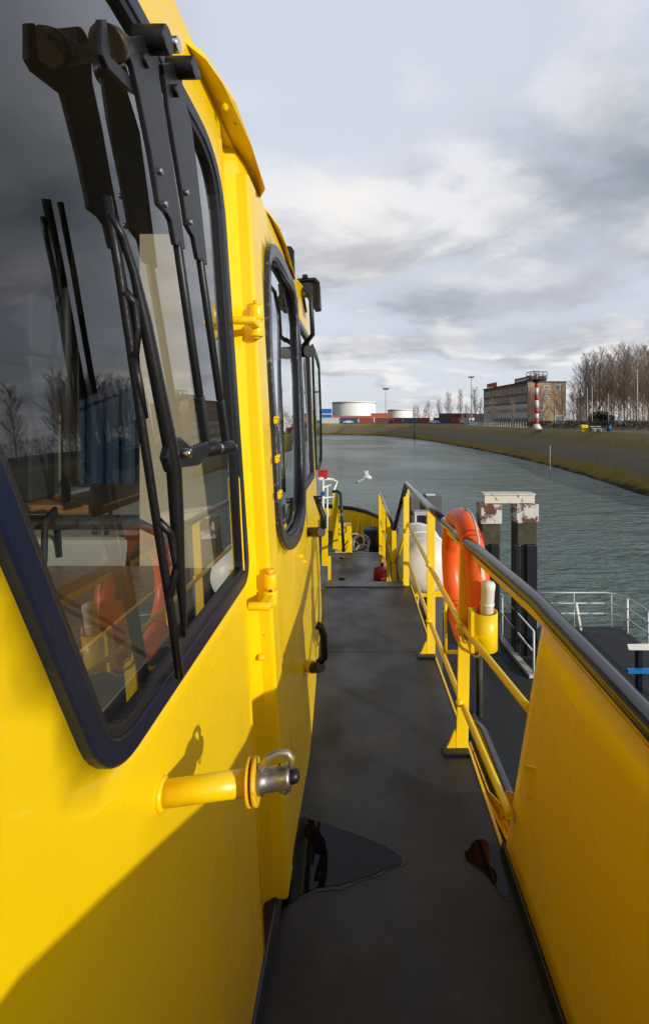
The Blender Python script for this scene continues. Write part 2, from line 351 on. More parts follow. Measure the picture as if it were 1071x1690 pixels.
# dimming added to the unseen sky overhead and to port, darkens bulwark and deck
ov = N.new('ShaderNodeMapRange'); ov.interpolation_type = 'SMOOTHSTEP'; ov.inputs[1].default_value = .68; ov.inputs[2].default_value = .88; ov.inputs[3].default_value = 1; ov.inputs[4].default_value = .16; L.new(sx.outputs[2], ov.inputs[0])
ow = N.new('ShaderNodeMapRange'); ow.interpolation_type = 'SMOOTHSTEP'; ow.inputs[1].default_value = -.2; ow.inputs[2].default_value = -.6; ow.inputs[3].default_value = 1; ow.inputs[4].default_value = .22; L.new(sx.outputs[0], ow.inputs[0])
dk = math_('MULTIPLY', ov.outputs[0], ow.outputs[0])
hr = N.new('ShaderNodeMapRange'); hr.inputs[1].default_value = .12; hr.inputs[2].default_value = 0; hr.inputs[3].default_value = 0; hr.inputs[4].default_value = .6; L.new(sx.outputs[2], hr.inputs[0])
final = mix(hr.outputs[0], final, tuple(K*c for c in (.68,.70,.75)))
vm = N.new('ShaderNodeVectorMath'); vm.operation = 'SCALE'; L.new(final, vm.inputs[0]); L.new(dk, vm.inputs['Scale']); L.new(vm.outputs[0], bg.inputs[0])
C.view_settings.view_transform = 'Standard'; C.view_settings.look = 'None'; C.view_settings.exposure = 0; C.view_settings.gamma = 1

# ------------------------------------------------------------------ the tug
tug = tag(empty('tugboat', (-2.2, 4, -4.15)), 'yellow tugboat seen along its side deck, with wheelhouse, dark windows and black handrail', 'tugboat')
def part(name, mb, mat, parent=tug, **k): return build(name, mb, mat, parent, **k)

ZT = 2.567
XB = [(-3,-.29),(1.44,-.29),(1.60,-.29),(1.70,-.258),(2.33,-.250),(2.5,-.257),(4.1,-.335)]
XT = [(-3,-.427),(1.44,-.427),(1.60,-.427),(1.70,-.412),(2.4,-.420),(4.1,-.452)]
def edge_y(z): return pl([(1.0,.70),(1.28,.576),(1.5,.485),(2.6,.05)], z)       # the big window's slanted aft edge
def Xw(Y, z, detail=False):
    x = lerp(pl(XB, Y), pl(XT, Y), z/ZT)
    if detail:
        if 1.40 < Y < 1.60: x -= .030*sm((Y-1.42)/.14)
        d = edge_y(z)-Y                              # distance aft of the window edge
        if z > .95: x -= .011*(1-sm((d-.03)/.10))*sm((.10+d)/.10)*sm((z-.95)/.25)*(1 if Y < 1 else 0)
    return x
def W(px, py, off=0.0):
    X = -.34
    for _ in range(40):
        Y = X*F/(px-VX); z = H-(py-VY)*Y/F; X = .5*X+.5*(Xw(Y, z)+off)
    Y = X*F/(px-VX); return Vector((X, Y, H-(py-VY)*Y/F))
def Wyz(px, py): p = W(px, py); return (p.y, p.z)
def on(yz, off=0.0): return Vector((Xw(*yz)+off, yz[0], yz[1]))
def rounded(cs, rs, n=8):
    out = []; k = len(cs)
    for i in range(k):
        p = Vector(cs[i]); a = (Vector(cs[i-1])-p); b_ = (Vector(cs[(i+1) % k])-p); r = rs[i]
        a0 = p+a.normalized()*r; b0 = p+b_.normalized()*r
        for j in range(n+1):
            t = j/n; out.append(tuple((1-t)**2*a0+2*t*(1-t)*p+t*t*b0))
    return out
def inset(poly, d):
    n = len(poly); A = sum(poly[i][0]*poly[(i+1)%n][1]-poly[(i+1)%n][0]*poly[i][1] for i in range(n)); s_ = 1 if A > 0 else -1; out = []
    for i in range(n):
        a = Vector(poly[i-1]); p = Vector(poly[i]); b_ = Vector(poly[(i+1)%n]); t = ((p-a).normalized()+(b_-p).normalized()).normalized()
        out.append(tuple(p+Vector((-t.y, t.x))*d*s_))
    return out
def dens(poly, h=.05):
    out = []
    for i in range(len(poly)):
        a = Vector(poly[i]); b_ = Vector(poly[(i+1)%len(poly)]); k = max(1, int((b_-a).length/h))
        for j in range(k): out.append(tuple(a.lerp(b_, j/k)))
    return out
def inside(p, poly):
    c = False; j = len(poly)-1
    for i in range(len(poly)):
        (xi, yi), (xj, yj) = poly[i], poly[j]
        if (yi > p[1]) != (yj > p[1]) and p[0] < (xj-xi)*(p[1]-yi)/(yj-yi)+xi: c = not c
        j = i
    return c
def catmull(pts, n=4):
    k = len(pts); out = []
    for i in range(k):
        p0, p1, p2, p3 = (Vector(pts[(i+j-1) % k]) for j in range(4))
        for j in range(n):
            t = j/n; out.append(tuple(.5*((2*p1)+(p2-p0)*t+(2*p0-5*p1+4*p2-p3)*t*t+(3*p1-p0-3*p2+p3)*t**3)))
    return out

# window outlines, in the wall's own (length, height) coordinates
NB, FB, FT = Wyz(174,1296), Wyz(409,952), Wyz(362,262)
NTz = Wyz(300,150)[1]
w1 = dens(rounded([NB, FB, FT, (edge_y(NTz), NTz)], [.085,.075,.20,.10]), .06)
w2 = dens(catmull([Wyz(*p) for p in ((440,600),(448,720),(451,800),(456,872),(468,904),(484,897),(495,868),(499,835),(499,760),(496,640),(491,560),(483,482),(470,445),(455,415),(444,405),(437,425),(437,500))], 4), .06)
w3 = dens(rounded([Wyz(501,812), Wyz(518,786), Wyz(509,556), Wyz(491,524)], [.06,.05,.06,.10]), .06)
aft = dens(rounded([(-1.3,1.12),(-.05,1.12),(-.35,2.40),(-1.3,2.40)], [.08]*4), .06)
holes = [w1, w2, w3, aft]
def wall_mesh(y0, y1, z0, z1, holes, cols):
    pts = []; edges = []
    for h in holes:
        n0 = len(pts); pts += [Vector(p) for p in h]; edges += [(n0+i, n0+(i+1) % len(h)) for i in range(len(h))]
    grown = [inset(h, -.018) for h in holes]
    zz = [z0+(z1-z0)*i/44 for i in range(45)]
    for y in cols:
        for z in zz:
            if not any(inside((y, z), g) for g in grown): pts.append(Vector((y, z)))
    vs, es, fs, *_ = delaunay_2d_cdt(pts, edges, [], 0, 1e-5)
    keep = [f for f in fs if not any(inside((sum(vs[i].x for i in f)/3, sum(vs[i].y for i in f)/3), h) for h in holes)]
    return vs, keep
cols = sorted(set([round(-1.6+.08*i, 3) for i in range(71) if -1.6+.08*i < 4.09] + [1.42,1.45,1.49,1.53,1.56,1.58,1.60,1.64,1.70,4.1]))
vs, fs = wall_mesh(-1.6, 4.1, 0, ZT, holes, cols)
mb = MB(); mb.add([(Xw(v.x, v.y, True), v.x, v.y) for v in vs], fs, True)
for h in holes:      # reveal of each opening: plate thickness
    n = len(h); a = [Vector((Xw(p[0], p[1], True), p[0], p[1])) for p in h]
    mb.add(a+[p-Vector((.03,0,0)) for p in a], [(i, (i+1)%n, (i+1)%n+n, i+n) for i in range(n)], False)
wall = part('cabin_wall', mb, m_yel, weld=True)

def window(outline, name, band, thick, fm, proud=.008, seal=True, gm=m_glass, goff=-.014):
    inn = inset(outline, band); out2 = inset(outline, -.006)
    w_ = part(name, MB().ring([on(p, proud) for p in out2], [on(p, proud-.002) for p in inn], (-thick,0,0)), fm, bevel=.004)
    if seal:
        in2 = inset(inn, .014)
        part('seal', MB().ring([on(p, proud-.006) for p in inn], [on(p, proud-.010) for p in in2], (-.02,0,0)), m_black, w_, bevel=.003)
    pane = [on(p, goff) for p in inset(inn, -.004)]
    part('pane', MB().add(pane, [tuple(range(len(pane)))]), gm, w_)
    return w_
win1 = window(w1, 'window', .030, .030, m_navy)
win2 = window(w2, 'window', .050, .045, m_chip, proud=.022)
win3 = window(w3, 'window', .030, .030, m_chip, proud=.010)
win4 = window(aft, 'window', .040, .030, m_navy)
for p in ((452,693),(454,757),(458,816)):        # wing nuts down the door window's frame
    q = W(*p, .03); part('wing_nut', MB().cyl(q-Vector((.0,0,0)), q+Vector((.012,0,0)), .010, 8).bar(q+Vector((.01,-.02,.01)), q+Vector((.01,.02,-.01)), .006, .012).bar(q+Vector((.01,-.02,-.012)), q+Vector((.01,.02,.012)), .006, .012), m_yel2, win2)

# cabin shell
XP = -3.5
mb = MB()
part('cabin_roof', MB().prism([(Xw(-1.6,ZT)-.002,-1.6,ZT), (Xw(1.6,ZT)-.002,1.6,ZT), (Xw(4.1,ZT)-.002,4.1,ZT), (XP,4.1,ZT), (XP,-1.6,ZT)], (0,0,.05)), m_yel)
# forward and aft bulkheads and the port wall, with window openings framed by posts
def bulkhead(name, axis, c, a0, a1, t, sill, head, mull):
    mb = MB(); 
    def bx(u0, u1, z0, z1):
        if axis == 'y': mb.box(u0, u1, c, c+t, z0, z1)
        else: mb.box(c, c+t, u0, u1, z0, z1)
    bx(a0, a1, 0, sill); bx(a0, a1, head, ZT-.002)
    for u, wd in mull: bx(u, u+wd, sill, head)
    o = part(name, mb, m_yel, weld=False)
    pn = MB()
    if axis == 'y': pn.box(a0+.01, a1-.01, c+t*.4, c+t*.5, sill-.01, head+.01)
    else: pn.box(c+t*.4, c+t*.5, a0+.01, a1-.01, sill-.01, head+.01)
    part('pane', pn, m_clear, o)
    return o
bulkhead('forward_bulkhead', 'y', 4.02, XP+.06, -.46, .06, 1.15, 2.35, [(XP+.06,1.1),(-2.02,.22),(-1.30,.12),(-.66,.2)])
part('corner_post', MB().prism([(Xw(4.05,0)-.13,4.02,0),(Xw(4.05,0)-.004,4.02,0),(Xw(4.05,ZT)-.004,4.02,ZT),(Xw(4.05,ZT)-.13,4.02,ZT)], (0,.078,0)), m_yel)
bulkhead('aft_bulkhead', 'y', -1.66, XP, -.30, .06, 1.3, 2.3, [(XP,.5),(-2.3,.7),(-.9,.6)])
bulkhead('port_wall', 'x', XP, -1.6, 4.08, .06, 1.15, 2.3, [(-1.6,.6),(.3,.25),(1.7,.5),(2.8,1.28)])
part('cabin_floor', MB().box(XP+.06,-.46,-1.6,4.0,.0,.03), m_indark)
# inner lining behind the steel, seen through the glass
mb = MB(); mb.box(XP+.07,-.50,-1.59,3.99,ZT-.06,ZT-.03); part('ceiling_lining', mb, m_in)
part('bulkhead_lining', MB().box(XP+.1,-.48,3.96,4.01,.03,1.14), m_in)
part('side_lining', MB().box(XP+.065,XP+.09,-1.5,3.9,.03,1.14), m_in)
part('bulkhead_lining', MB().box(XP+.1,-2.36,3.94,3.99,1.141,2.5), m_in)
part('equipment_column', MB().box(-1.42,-1.24,1.78,1.95,1.34,2.5).box(-1.45,-1.21,1.74,1.99,1.9,2.2), m_indark, bevel=.01)
part('cable_duct', MB().cyl((-1.12,1.8,1.34),(-1.12,1.8,2.5),.016,10), m_indark)
part('lower_lining', MB().box(-.40,-.385,-1.5,3.9,.03,.80), m_in)
part('partition', MB().box(-.70,-.44,1.50,1.54,.90,2.24), m_beige)
part('partition', MB().box(-.72,-.46,1.60,1.64,.9,2.49), m_in)
part('partition', MB().box(-2.6,-2.2,2.5,2.54,.03,2.49), m_in)
part('window_sill', MB().box(-.98,-.56,.35,1.49,1.16,1.19), m_inwood)
part('sill_flashing', MB().box(-.559,-.415,.35,1.49,1.155,1.183), m_in)
part('wall_seam', MB().tube([(Xw(1.44,z)+.001,1.43,z) for z in (.0,.5,1.0,1.5,2.0,2.5)], .0028, 6), m_yel)

# door jamb strip with rolled edge, pins and hinges
def vstrip(y0, y1, x0, x1, z0, z1, n=12):
    mb = MB()
    for i in range(n):
        a = z0+(z1-z0)*i/n; b_ = z0+(z1-z0)*(i+1)/n
        f = lambda Y, o, z: (Xw(1.62, z)+o, Y, z)
        mb.hexa([f(y0,x0,a),f(y0,x1,a),f(y1,x1,a),f(y1,x0,a),f(y0,x0,b_),f(y0,x1,b_),f(y1,x1,b_),f(y1,x0,b_)])
    return mb
part('door_jamb', vstrip(1.60,1.72,-.045,.040,.02,2.49), m_yel2, bevel=.012, seg=3)
part('door_jamb', vstrip(1.725,1.80,-.02,.030,.0,2.46), m_yel, bevel=.008)
def hinge(px, py0, py1):
    a = W(px, py0, .055); b_ = W(px, py1, .055); Y = 1.585
    a = Vector((Xw(Y, a.z)+.05, Y, H-(py0-VY)*Y/F)); b_ = Vector((Xw(Y, a.z)+.05, Y, H-(py1-VY)*Y/F)); h = a-b_
    o = part('hinge', MB().cyl(b_, b_+h*.42, .023, 18).cyl(b_+h*.50, b_+h*.92, .021, 18), m_yel2, bevel=.003)
    part('hinge_pin', MB().cyl(b_+h*.41, b_+h*.51, .018, 14), m_yelrust, o); part('pin_head', MB().cyl(b_+h*.91, a+h*.06, .013, 8), m_yelrust, o); part('pin_tail', MB().cyl(b_-h*.06, b_, .014, 8), m_yelrust, o)
    part('hinge_arm', MB().bar(b_+h*.3+Vector((0,-.10,0)), b_+h*.3, .016, .03, (1,0,0)).cyl(b_+h*.3+Vector((-.05,-.10,0)), b_+h*.3+Vector((.02,-.10,0)), .013, 10), m_yel2, o, bevel=.002)
hinge(413,500,556); hinge(440,942,998)
for i, (py) in enumerate((640, 830, 1100, 1390)):
    q = W(430+py/60, py, .03)
# roof-edge brow plates
def brow(pts, name='brow_plate'):
    ps = [Vector(p) for p in pts]
    mb = MB().prism(ps, (-.004,0,.016)); part(name, mb, m_yel2)
def rp(px, py, drop=0):       # a point over the wall's top edge line
    return None
def bp_(px, py, X):
    Y = X*F/(px-VX); return (X, Y, H-(py-VY)*Y/F)
brow([bp_(308,72,-.428), bp_(340,98,-.392), bp_(368,138,-.375), bp_(390,172,-.366), bp_(415,240,-.366), bp_(438,312,-.368), bp_(427,331,-.43), bp_(395,260,-.43), bp_(350,163,-.43)])
brow([bp_(428,336,-.435), bp_(448,358,-.405), bp_(462,378,-.392), bp_(474,408,-.392), bp_(487,458,-.40), bp_(488,460,-.445), bp_(460,400,-.44)])
brow([bp_(489,462,-.452), bp_(500,475,-.43), bp_(503,490,-.425), bp_(507,516,-.43), bp_(505,516,-.458)])
for p in ((369,175),(386,200)):
    q = Vector(bp_(p[0], p[1], -.395)); part('bolt', MB().cyl(q, q+Vector((.010,-.004,-.006)), .009, 6), m_yel2)
# black vent and floodlight on the roof edge
def hx(px, py, Y): return P(px, py, Y)
part('roof_vent', MB().prism([P(472,405,2.95),P(481,406,2.95),P(486,414,2.95),P(487,452,2.95),P(472,452,2.95)], (-.02,.14,0)), m_black, bevel=.006)
fl = part('floodlight', MB().prism([P(489,461,3.55),P(499,458,3.55),P(520,459,3.55),P(526,466,3.55),P(528,508,3.55),P(518,510,3.55),P(503,480,3.55)], (0,.16,.01)), m_lamp, bevel=.008)
part('housing_rim', MB().ring([P(489,461,3.54),P(521,459,3.54),P(528,467,3.54),P(528,509,3.54),P(517,509,3.54)], [P(494,465,3.54),P(519,463,3.54),P(524,469,3.54),P(524,505,3.54),P(518,505,3.54)], (0,-.018,0)), m_black, fl)
part('hood', MB().box(P(499,0,3.5).x, P(507,0,3.5).x, 3.5, 3.72, P(0,458,3.5).z, P(0,455,3.5).z+.01), m_black, fl)
# black hold-back bracket by the forward window
mb = MB().tube([P(500,489,3.2),P(508,487,3.15),P(513,494,3.15),P(516,552,3.15),P(505,566,3.2),P(497,574,3.3)], .016, 8)
hb = part('grab_handle', mb, m_black)
part('handle_block', MB().cyl(P(493,580,3.35), P(511,580,3.1), .040, 16), m_black, hb)
part('trim_bar', MB().tube([W(455,437,.035),W(470,458,.035),W(483,480,.035),W(489,520,.035),W(491,600,.035),W(497,760,.035),W(499,810,.035)], .011, 8), m_chip, win2)
# door stays
def stay(base, tip, r=.030, rows=()):
    o = part('door_stay', MB().cyl(base[0], base[1], r, 18), m_lamp, bevel=.003)
    part('stay_lever', MB().tube(tip, .019, 8), m_black, o)
    return o
st = stay((P(503,878,3.05),P(531,878,2.9)), [P(533,872,2.92),P(533,852,2.92),P(527,834,2.92),P(521,822,2.9),P(531,823,2.9)])
part('weld_collar', MB().cyl(P(497,879,3.08),P(506,878,3.04),.042,14), m_yel2, st, bevel=.006)
st = stay((P(516,1102,2.35),P(530,1100,2.3)), [P(526,1094,2.32),P(535,1085,2.32),P(534,1050,2.32),P(529,1034,2.3),P(522,1031,2.3)], .026)
part('weld_collar', MB().cyl(P(507,1098,2.38),P(517,1101,2.35),.030,14), m_yel2, st, bevel=.005)
for p in ((498,918),(503,927),(445,1190),(432,1085)):
    q = W(*p, .004); part('bolt', MB().cyl(q-Vector((.01,0,0)), q+Vector((.008,0,0)), .011, 8), m_yel2, bevel=.003)

# towing-pin stub with its shackle on the near wall
root = W(258,1312,-.01); tip = Vector((-.196, root.y+.008, root.z+.016)); ax = (tip-root).normalized()
stub = part('hook_stub', MB().tube([root, tip], .021, 24), m_yel2)
part('weld_bead', MB().torus(root+ax*.012, ax, .022, .005, 28, 8), m_yel2, stub)
part('flange', MB().cyl(tip, tip+ax*.005, .037, 24).cyl(tip+ax*.010, tip+ax*.017, .037, 24), m_yelrust, stub, bevel=.002)
part('steel_sleeve', MB().lathe(tip+ax*.017, ax, [(0,0),(.022,0),(.023,.008),(.019,.012),(.019,.047),(.021,.049),(.021,.056),(.0,.057)], 28), m_steel, stub)
part('rubber_nub', MB().lathe(tip+ax*.073, ax, [(.012,0),(.0125,.004),(.011,.012),(.007,.016),(0,.017)], 20), m_black, stub)
s0 = tip+ax*.020; up = Vector((0,-.1,1)).normalized()
part('shackle', MB().tube([s0+up*.016, s0+up*.028+ax*.004, s0+up*.042+ax*.016, s0+up*.048+ax*.034, s0+up*.045+ax*.049, s0+up*.034+ax*.056, s0+up*.018+ax*.055], [.006,.0065,.0065,.006,.006,.006,.005], 10), m_shack, stub)
part('cotter_pin', MB().tube([s0+ax*.035+up*.026, s0+ax*.035-up*.018, s0+ax*.036-up*.027, s0+ax*.044-up*.032, s0+ax*.052-up*.027], .0022, 6), m_lamp, stub)

def Wn(px, py, off=0.0): return W(px, py, off*.6)
# wipers: two pantograph arms, one long blade
wip = part('wiper_motor_bracket', MB().cyl(Wn(168,88,.030), Wn(250,82,.060), .014, 16), m_black, bevel=.004)
part('spindle', MB().cyl(Wn(176,72,.05), Wn(190,76,.05), .026, 16).cyl(Wn(192,80,.05),Wn(203,80,.05),.022,16), m_brass, wip)
part('bracket_plate', MB().prism([Wn(157,32,.055),Wn(166,32,.055),Wn(172,92,.055),Wn(205,125,.055),Wn(222,158,.055),Wn(206,150,.055),Wn(168,112,.055),Wn(158,90,.055)], (.010,0,0)), m_black, wip, bevel=.002)
def arm(left, right, rodl, tipp, off):
    poly = [Wn(*p, off) for p in left]+[Wn(*p, off) for p in reversed(right)]
    a = part('wiper_arm', MB().prism(poly, (-.010,0,0)), m_arm, bevel=.002)
    p0 = Wn(*rodl, off-.010); p1 = Wn(*tipp, off-.008)
    part('rod', MB().tube([p0, p0.lerp(p1,.72)], .0088, 10).bar(p0.lerp(p1,.72), p1, .022, .016), m_arm, a, bevel=.003)
    return a
a1 = arm([(211,62),(214,90),(221,112),(232,160),(250,250),(260,310),(264,338),(277,352),(284,365),(291,404)], [(240,58),(250,72),(262,92),(264,130),(276,200),(289,290),(300,360),(307,412)], (293,400), (342,742), .085)
a2 = arm([(270,106),(274,132),(281,190),(293,262),(304,330),(310,372),(321,392),(328,428)], [(290,102),(302,124),(302,145),(318,212),(326,280),(336,370),(343,438)], (330,425), (375,742), .080)
def pivot(px, py, o0, o1, r, mt, par, nm='pivot'):
    a = Wn(px, py, o0); return part(nm, MB().cyl(a, a+Vector((o1-o0,0,0)), r, 20), mt, par, bevel=.002)
for p, par, r in (((226,66),a1,.022),((278,112),a2,.020)):
    pivot(*p, .05, .105, r, m_black, par)
pivot(252, 74, .070, .118, .013, m_chrome, a1, 'dome_nut'); pivot(296,122,.07,.112,.010, m_brass, a2, 'dome_nut')
for p, par in (((236,100),a1),((287,150),a2)): pivot(*p, .08, .090, .011, m_black, par, 'rivet')
for p, par in (((261,283),a1),((269,337),a1),((305,318),a2),((311,367),a2)): pivot(*p, .08, .0885, .006, m_steel, par, 'screw')
# linkage at the lower end and the blade
lk = part('wiper_blade', MB().tube([Wn(177,324,.05),Wn(197,440,.05),Wn(215,560,.05),Wn(235,700,.048),(Wn(258,850,.045)),(Wn(282,1000,.04)),(Wn(298,1118,.035))], .0065, 8), m_black)
part('rubber_edge', MB().tube([Wn(174,330,.032),Wn(193,440,.032),Wn(211,560,.032),Wn(231,700,.03),Wn(254,850,.028),Wn(278,1000,.026),Wn(294,1118,.024)], .0045, 6), m_black, lk)
part('blade_spine', MB().tube([Wn(183,352,.058),Wn(203,390,.068),Wn(222,450,.075),Wn(240,530,.080),Wn(258,620,.085),Wn(276,710,.088),Wn(287,765,.088),Wn(292,850,.080),Wn(296,930,.070),Wn(302,1000,.058),Wn(304,1050,.045)], [.004,.006,.007,.010,.011,.012,.013,.012,.010,.007,.004], 8), m_arm, lk)
part('yoke', MB().tube([Wn(205,480,.055),Wn(222,500,.07),Wn(228,540,.065),Wn(222,590,.055)], .007, 8), m_black, lk)
part('yoke', MB().tube([Wn(262,860,.05),Wn(282,880,.07),Wn(292,935,.062),Wn(280,985,.05)], .007, 8), m_black, lk)
part('yoke', MB().tube([Wn(222,590,.055),Wn(232,640,.06),Wn(240,690,.055)], .005, 6), m_black, lk)
part('link_plate', MB().prism([Wn(283,728,.095),Wn(300,722,.095),Wn(318,738,.095),Wn(345,728,.095),(Wn(350,745,.095)),Wn(330,768,.095),Wn(300,772,.095),Wn(284,780,.095),Wn(276,755,.095)], (-.014,0,0)), m_arm, lk, bevel=.003)
pivot(291,748,.085,.112,.008, m_chrome, lk, 'dome_nut')
for p in ((360,740),(383,738)):
    q = Wn(p[0]-22, p[1]+2, .060); r_ = Wn(p[0], p[1], .095); part('end_pivot', MB().cyl(q, r_, .017, 18), m_arm, lk, bevel=.002)
    part('dome_nut', MB().sphere(r_+Vector((.002,0,0)), .0115), m_chrome, lk)

# side deck and its edges
edge = [(-2.5,.546),(1.42,.546),(1.8,.541),(2.4,.538),(2.66,.528),(3.68,.506),(4.72,.496)]
right = [(x, y) for y, x in edge]
poly = [(-.36,-2.5,0)]+[(x, y, 0) for x, y in right]+[(-.38,4.72,0)]
part('side_deck', MB().prism([(-.32,-2.5,0)]+[(x-.004,y,0) for x, y in right]+[(-.37,4.72,0)], (0,0,-.06)), m_deck)
part('deck_seam', MB().box(-.29, .49, 3.36, 3.368, .0, .0012), m_deck)
mb = MB()
for (x0, y0), (x1, y1) in zip(right[1:], right[2:]): mb.hexa([(x0,y0,-.10),(x0+.012,y0,-.10),(x1+.012,y1,-.10),(x1,y1,-.10),(x0,y0,.006),(x0+.012,y0,.006),(x1+.012,y1,.006),(x1,y1,.006)])
part('deck_edge_lip', mb, m_yel2)
part('wall_coaming', MB().hexa([(-.36,-1.6,.001),(-.272,-1.6,.001),(-.266,1.66,.001),(-.33,1.66,.001),(-.36,-1.6,.035),(-.286,-1.6,.035),(-.284,1.66,.035),(-.33,1.66,.035)]), m_coam, bevel=.004)
part('tread_plate', MB().box(-.35,.44,4.66,4.80,.002,.010), m_tread)
part('step_riser', MB().box(-.35,.49,4.724,4.74,-.62,-.001), m_deck)
# lower platform and steps down to the foredeck
zp = H-2.15; zf = H-3.2
part('lower_platform', MB().prism([(-.7,4.74,zp),(.45,4.74,zp),(.42,5.5,zp),(.36,7.62,zp),(-.6,7.62,zp)], (0,0,-.06)), m_deck)
part('platform_edge', MB().box(-.6,.36,7.62,7.64,zp-.30,zp+.006), m_steel)
part('platform_front', MB().box(-.6,.36,7.58,7.615,zf,zp-.062), m_yel)
star = [(.95,-2.6),(.95,8),(.86,10),(.62,11.4),(.42,12.1),(.12,12.8),(-.29,13.3),(-.9,13.65),(-2.2,13.85)]
port = [(-4.4-x, y) for x, y in reversed(star[:-1])]
hull = star+port
part('foredeck', MB().prism([(x, y, zf) for x, y in hull], (0,0,-.1)), m_deck)
mb = MB(); n = len(hull)
zw = -4.6
vs = [(x, y, zf) for x, y in hull]+[(lerp(-2.2, x, .9), y-.3 if y > 5 else y, zw) for x, y in hull]
mb.add(vs, [(i, (i+1)%n, (i+1)%n+n, i+n) for i in range(n)]); part('hull', mb, m_navy)
mb = MB(); mb2 = MB()
ring = star[1:]+port[:-1]
top = [(lerp(-2.2, x, 1.02), y+.06) for x, y in ring]
for i in range(len(ring)-1):
    (a, b_), (c, d) = ring[i], ring[i+1]; (e_, f_), (g_, h_) = top[i], top[i+1]
    mb.hexa([(a,b_,zf),(a+.02,b_+.02,zf),(c+.02,d+.02,zf),(c,d,zf),(e_,f_,zf+.68),(e_+.02,f_+.02,zf+.68),(g_+.02,h_+.02,zf+.68),(g_,h_,zf+.68)])
part('bow_bulwark', mb, m_yel)
part('bow_fender', MB().tube([(x, y, zf+.70) for x, y in top], .055, 10), m_black)
for x, y in ((.30,12.25),(-.05,12.9),(-.6,13.35),(.55,11.4)): part('bulwark_stay', MB().prism([(x,y,zf),(x-.1,y-.25,zf),(x+.02,y+.02,zf+.6)], (.03,0,0)), m_yel)
# deckhouse side below the walkway, lower side deck bulwark with its pipe
part('deckhouse_side', MB().box(.22,.24,-2.5,4.7,zf,-.062), m_yel)
part('lower_rail', MB().tube([(.865,-2.5,H-2.2),(.865,3.3,H-2.2),(.85,3.55,H-2.25),(.84,3.66,H-2.36),(.84,3.66,H-3.1)], .038, 14), m_rail)
part('lower_bulwark', MB().box(.86,.872,-2.5,3.6,zf,H-2.23), m_coam)
# ragged plate between the last post and the bulwark panel
pp = [(.556,2.40,-.01),(.556,2.40,-.12),(.580,2.1,-.16),(.58,1.80,-.22),(.60,1.74,.20),(.575,2.05,.02)]
part('edge_plate', MB().prism([(.556,2.42,.004),(.60,2.38,-.20),(.625,2.05,-.16),(.63,1.86,-.12),(.60,1.83,.10),(.565,2.10,.002)], (.006,0,0)), m_yelrust)
part('edge_plate', MB().prism([(.575,1.95,.02),(.58,1.90,.16),(.60,1.80,.22),(.60,1.80,.0)], (.006,0,0)), m_yelrust)

# near bulwark panel: bottom follows the deck, top under the handrail, rising aft
RZ = 1.005
def rail_pt(Y):
    x = pl([(-2.5,.60),(.2,.60),(1.0,.615),(1.65,.624),(2.6,.555),(3.44,.512),(4.82,.466)], Y)
    z = RZ+.0+.42*sm((.62-Y)/1.2)
    return Vector((x, Y, z))
mb = MB(); ys = [-2.5,-1.5,-1,-.6,-.3,0,.3,.6,.9,1.2,1.5]
cur = []
for Y in ys: cur.append((Vector((.552,Y,.0)), rail_pt(Y)-Vector((.004,0,.045))))
b0 = Vector((.548,1.79,0)); t0 = P(905,1042,1.60); t0.z = RZ-.045; t0.x = rail_pt(1.6).x
cur.append((b0.lerp(cur[-1][0],.18), t0.lerp(cur[-1][1],.18))); cur.append((b0+Vector((.004,0,0)), t0))
cur.append((b0+Vector((.022,.012,0)), t0+Vector((.022,.012,0)))); cur.append((b0+Vector((.06,.012,0)), t0+Vector((.05,.012,0))))
vs = []; NR = 8
for a, b_ in cur:
    for j in range(NR+1): vs.append(a.lerp(b_, j/NR))
fs = [(i*(NR+1)+j, (i+1)*(NR+1)+j, (i+1)*(NR+1)+j+1, i*(NR+1)+j+1) for i in range(len(cur)-1) for j in range(NR)]
o = part('bulwark_panel', MB().add(vs, fs, True), m_yel)
sd = o.modifiers.new('plate', 'SOLIDIFY'); sd.thickness = .008; sd.offset = -1
part('weld_seam', MB().tube([b0+Vector((-.002,-.055,0)), t0+Vector((-.002,-.05,0))], .004, 6), m_yel, o)
a = P(868,1265,1.62); a.x = .575
part('lug', MB().prism([P(862,1262,1.60),P(884,1266,1.56),P(893,1272,1.54),P(891,1322,1.54),P(868,1320,1.60),P(866,1275,1.60)], (.03,0,0)), m_yel2, o, bevel=.003)
part('panel_coaming', MB().hexa([(.520,-2.5,.001),(.549,-2.5,.001),(.545,1.80,.001),(.528,1.80,.001),(.535,-2.5,.04),(.549,-2.5,.04),(.545,1.80,.05),(.536,1.80,.05)]), m_coam, bevel=.004)
part('panel_scratch', MB().tube([P(940,1122,1.42)+Vector((-.006,0,0)), P(936,1158,1.42)+Vector((-.006,0,0))], .0015, 4), m_lamp, o)
# handrail
hr_pts = [rail_pt(y) for y in (-2.5,-1.5,-1,-.6,-.3,0,.3,.6,.9,1.2,1.65,2.1,2.6,3.0)]
part('handrail', MB().tube(hr_pts, .031, 20), m_rail)
part('handrail', MB().tube([rail_pt(2.98), rail_pt(3.44), rail_pt(4.2), rail_pt(4.80)], .026, 16), m_rail)
B = P(651,874,5.2); B.z = H-1.2
part('handrail', MB().tube([rail_pt(4.80), rail_pt(4.80).lerp(B,.5), B], .026, 16), m_rail)
part('handrail', MB().tube([B, P(640,846,6.1), P(634,829,6.8), P(627,812,7.65)], .022, 12), m_rail)
mb = MB()
for i in range(0, len(hr_pts)-1):
    a = hr_pts[i]-Vector((0,0,.036)); b_ = hr_pts[i+1]-Vector((0,0,.036)); mb.bar(a, b_, .012, .046, (0,0,1))
part('rail_flange', mb, m_yel2)
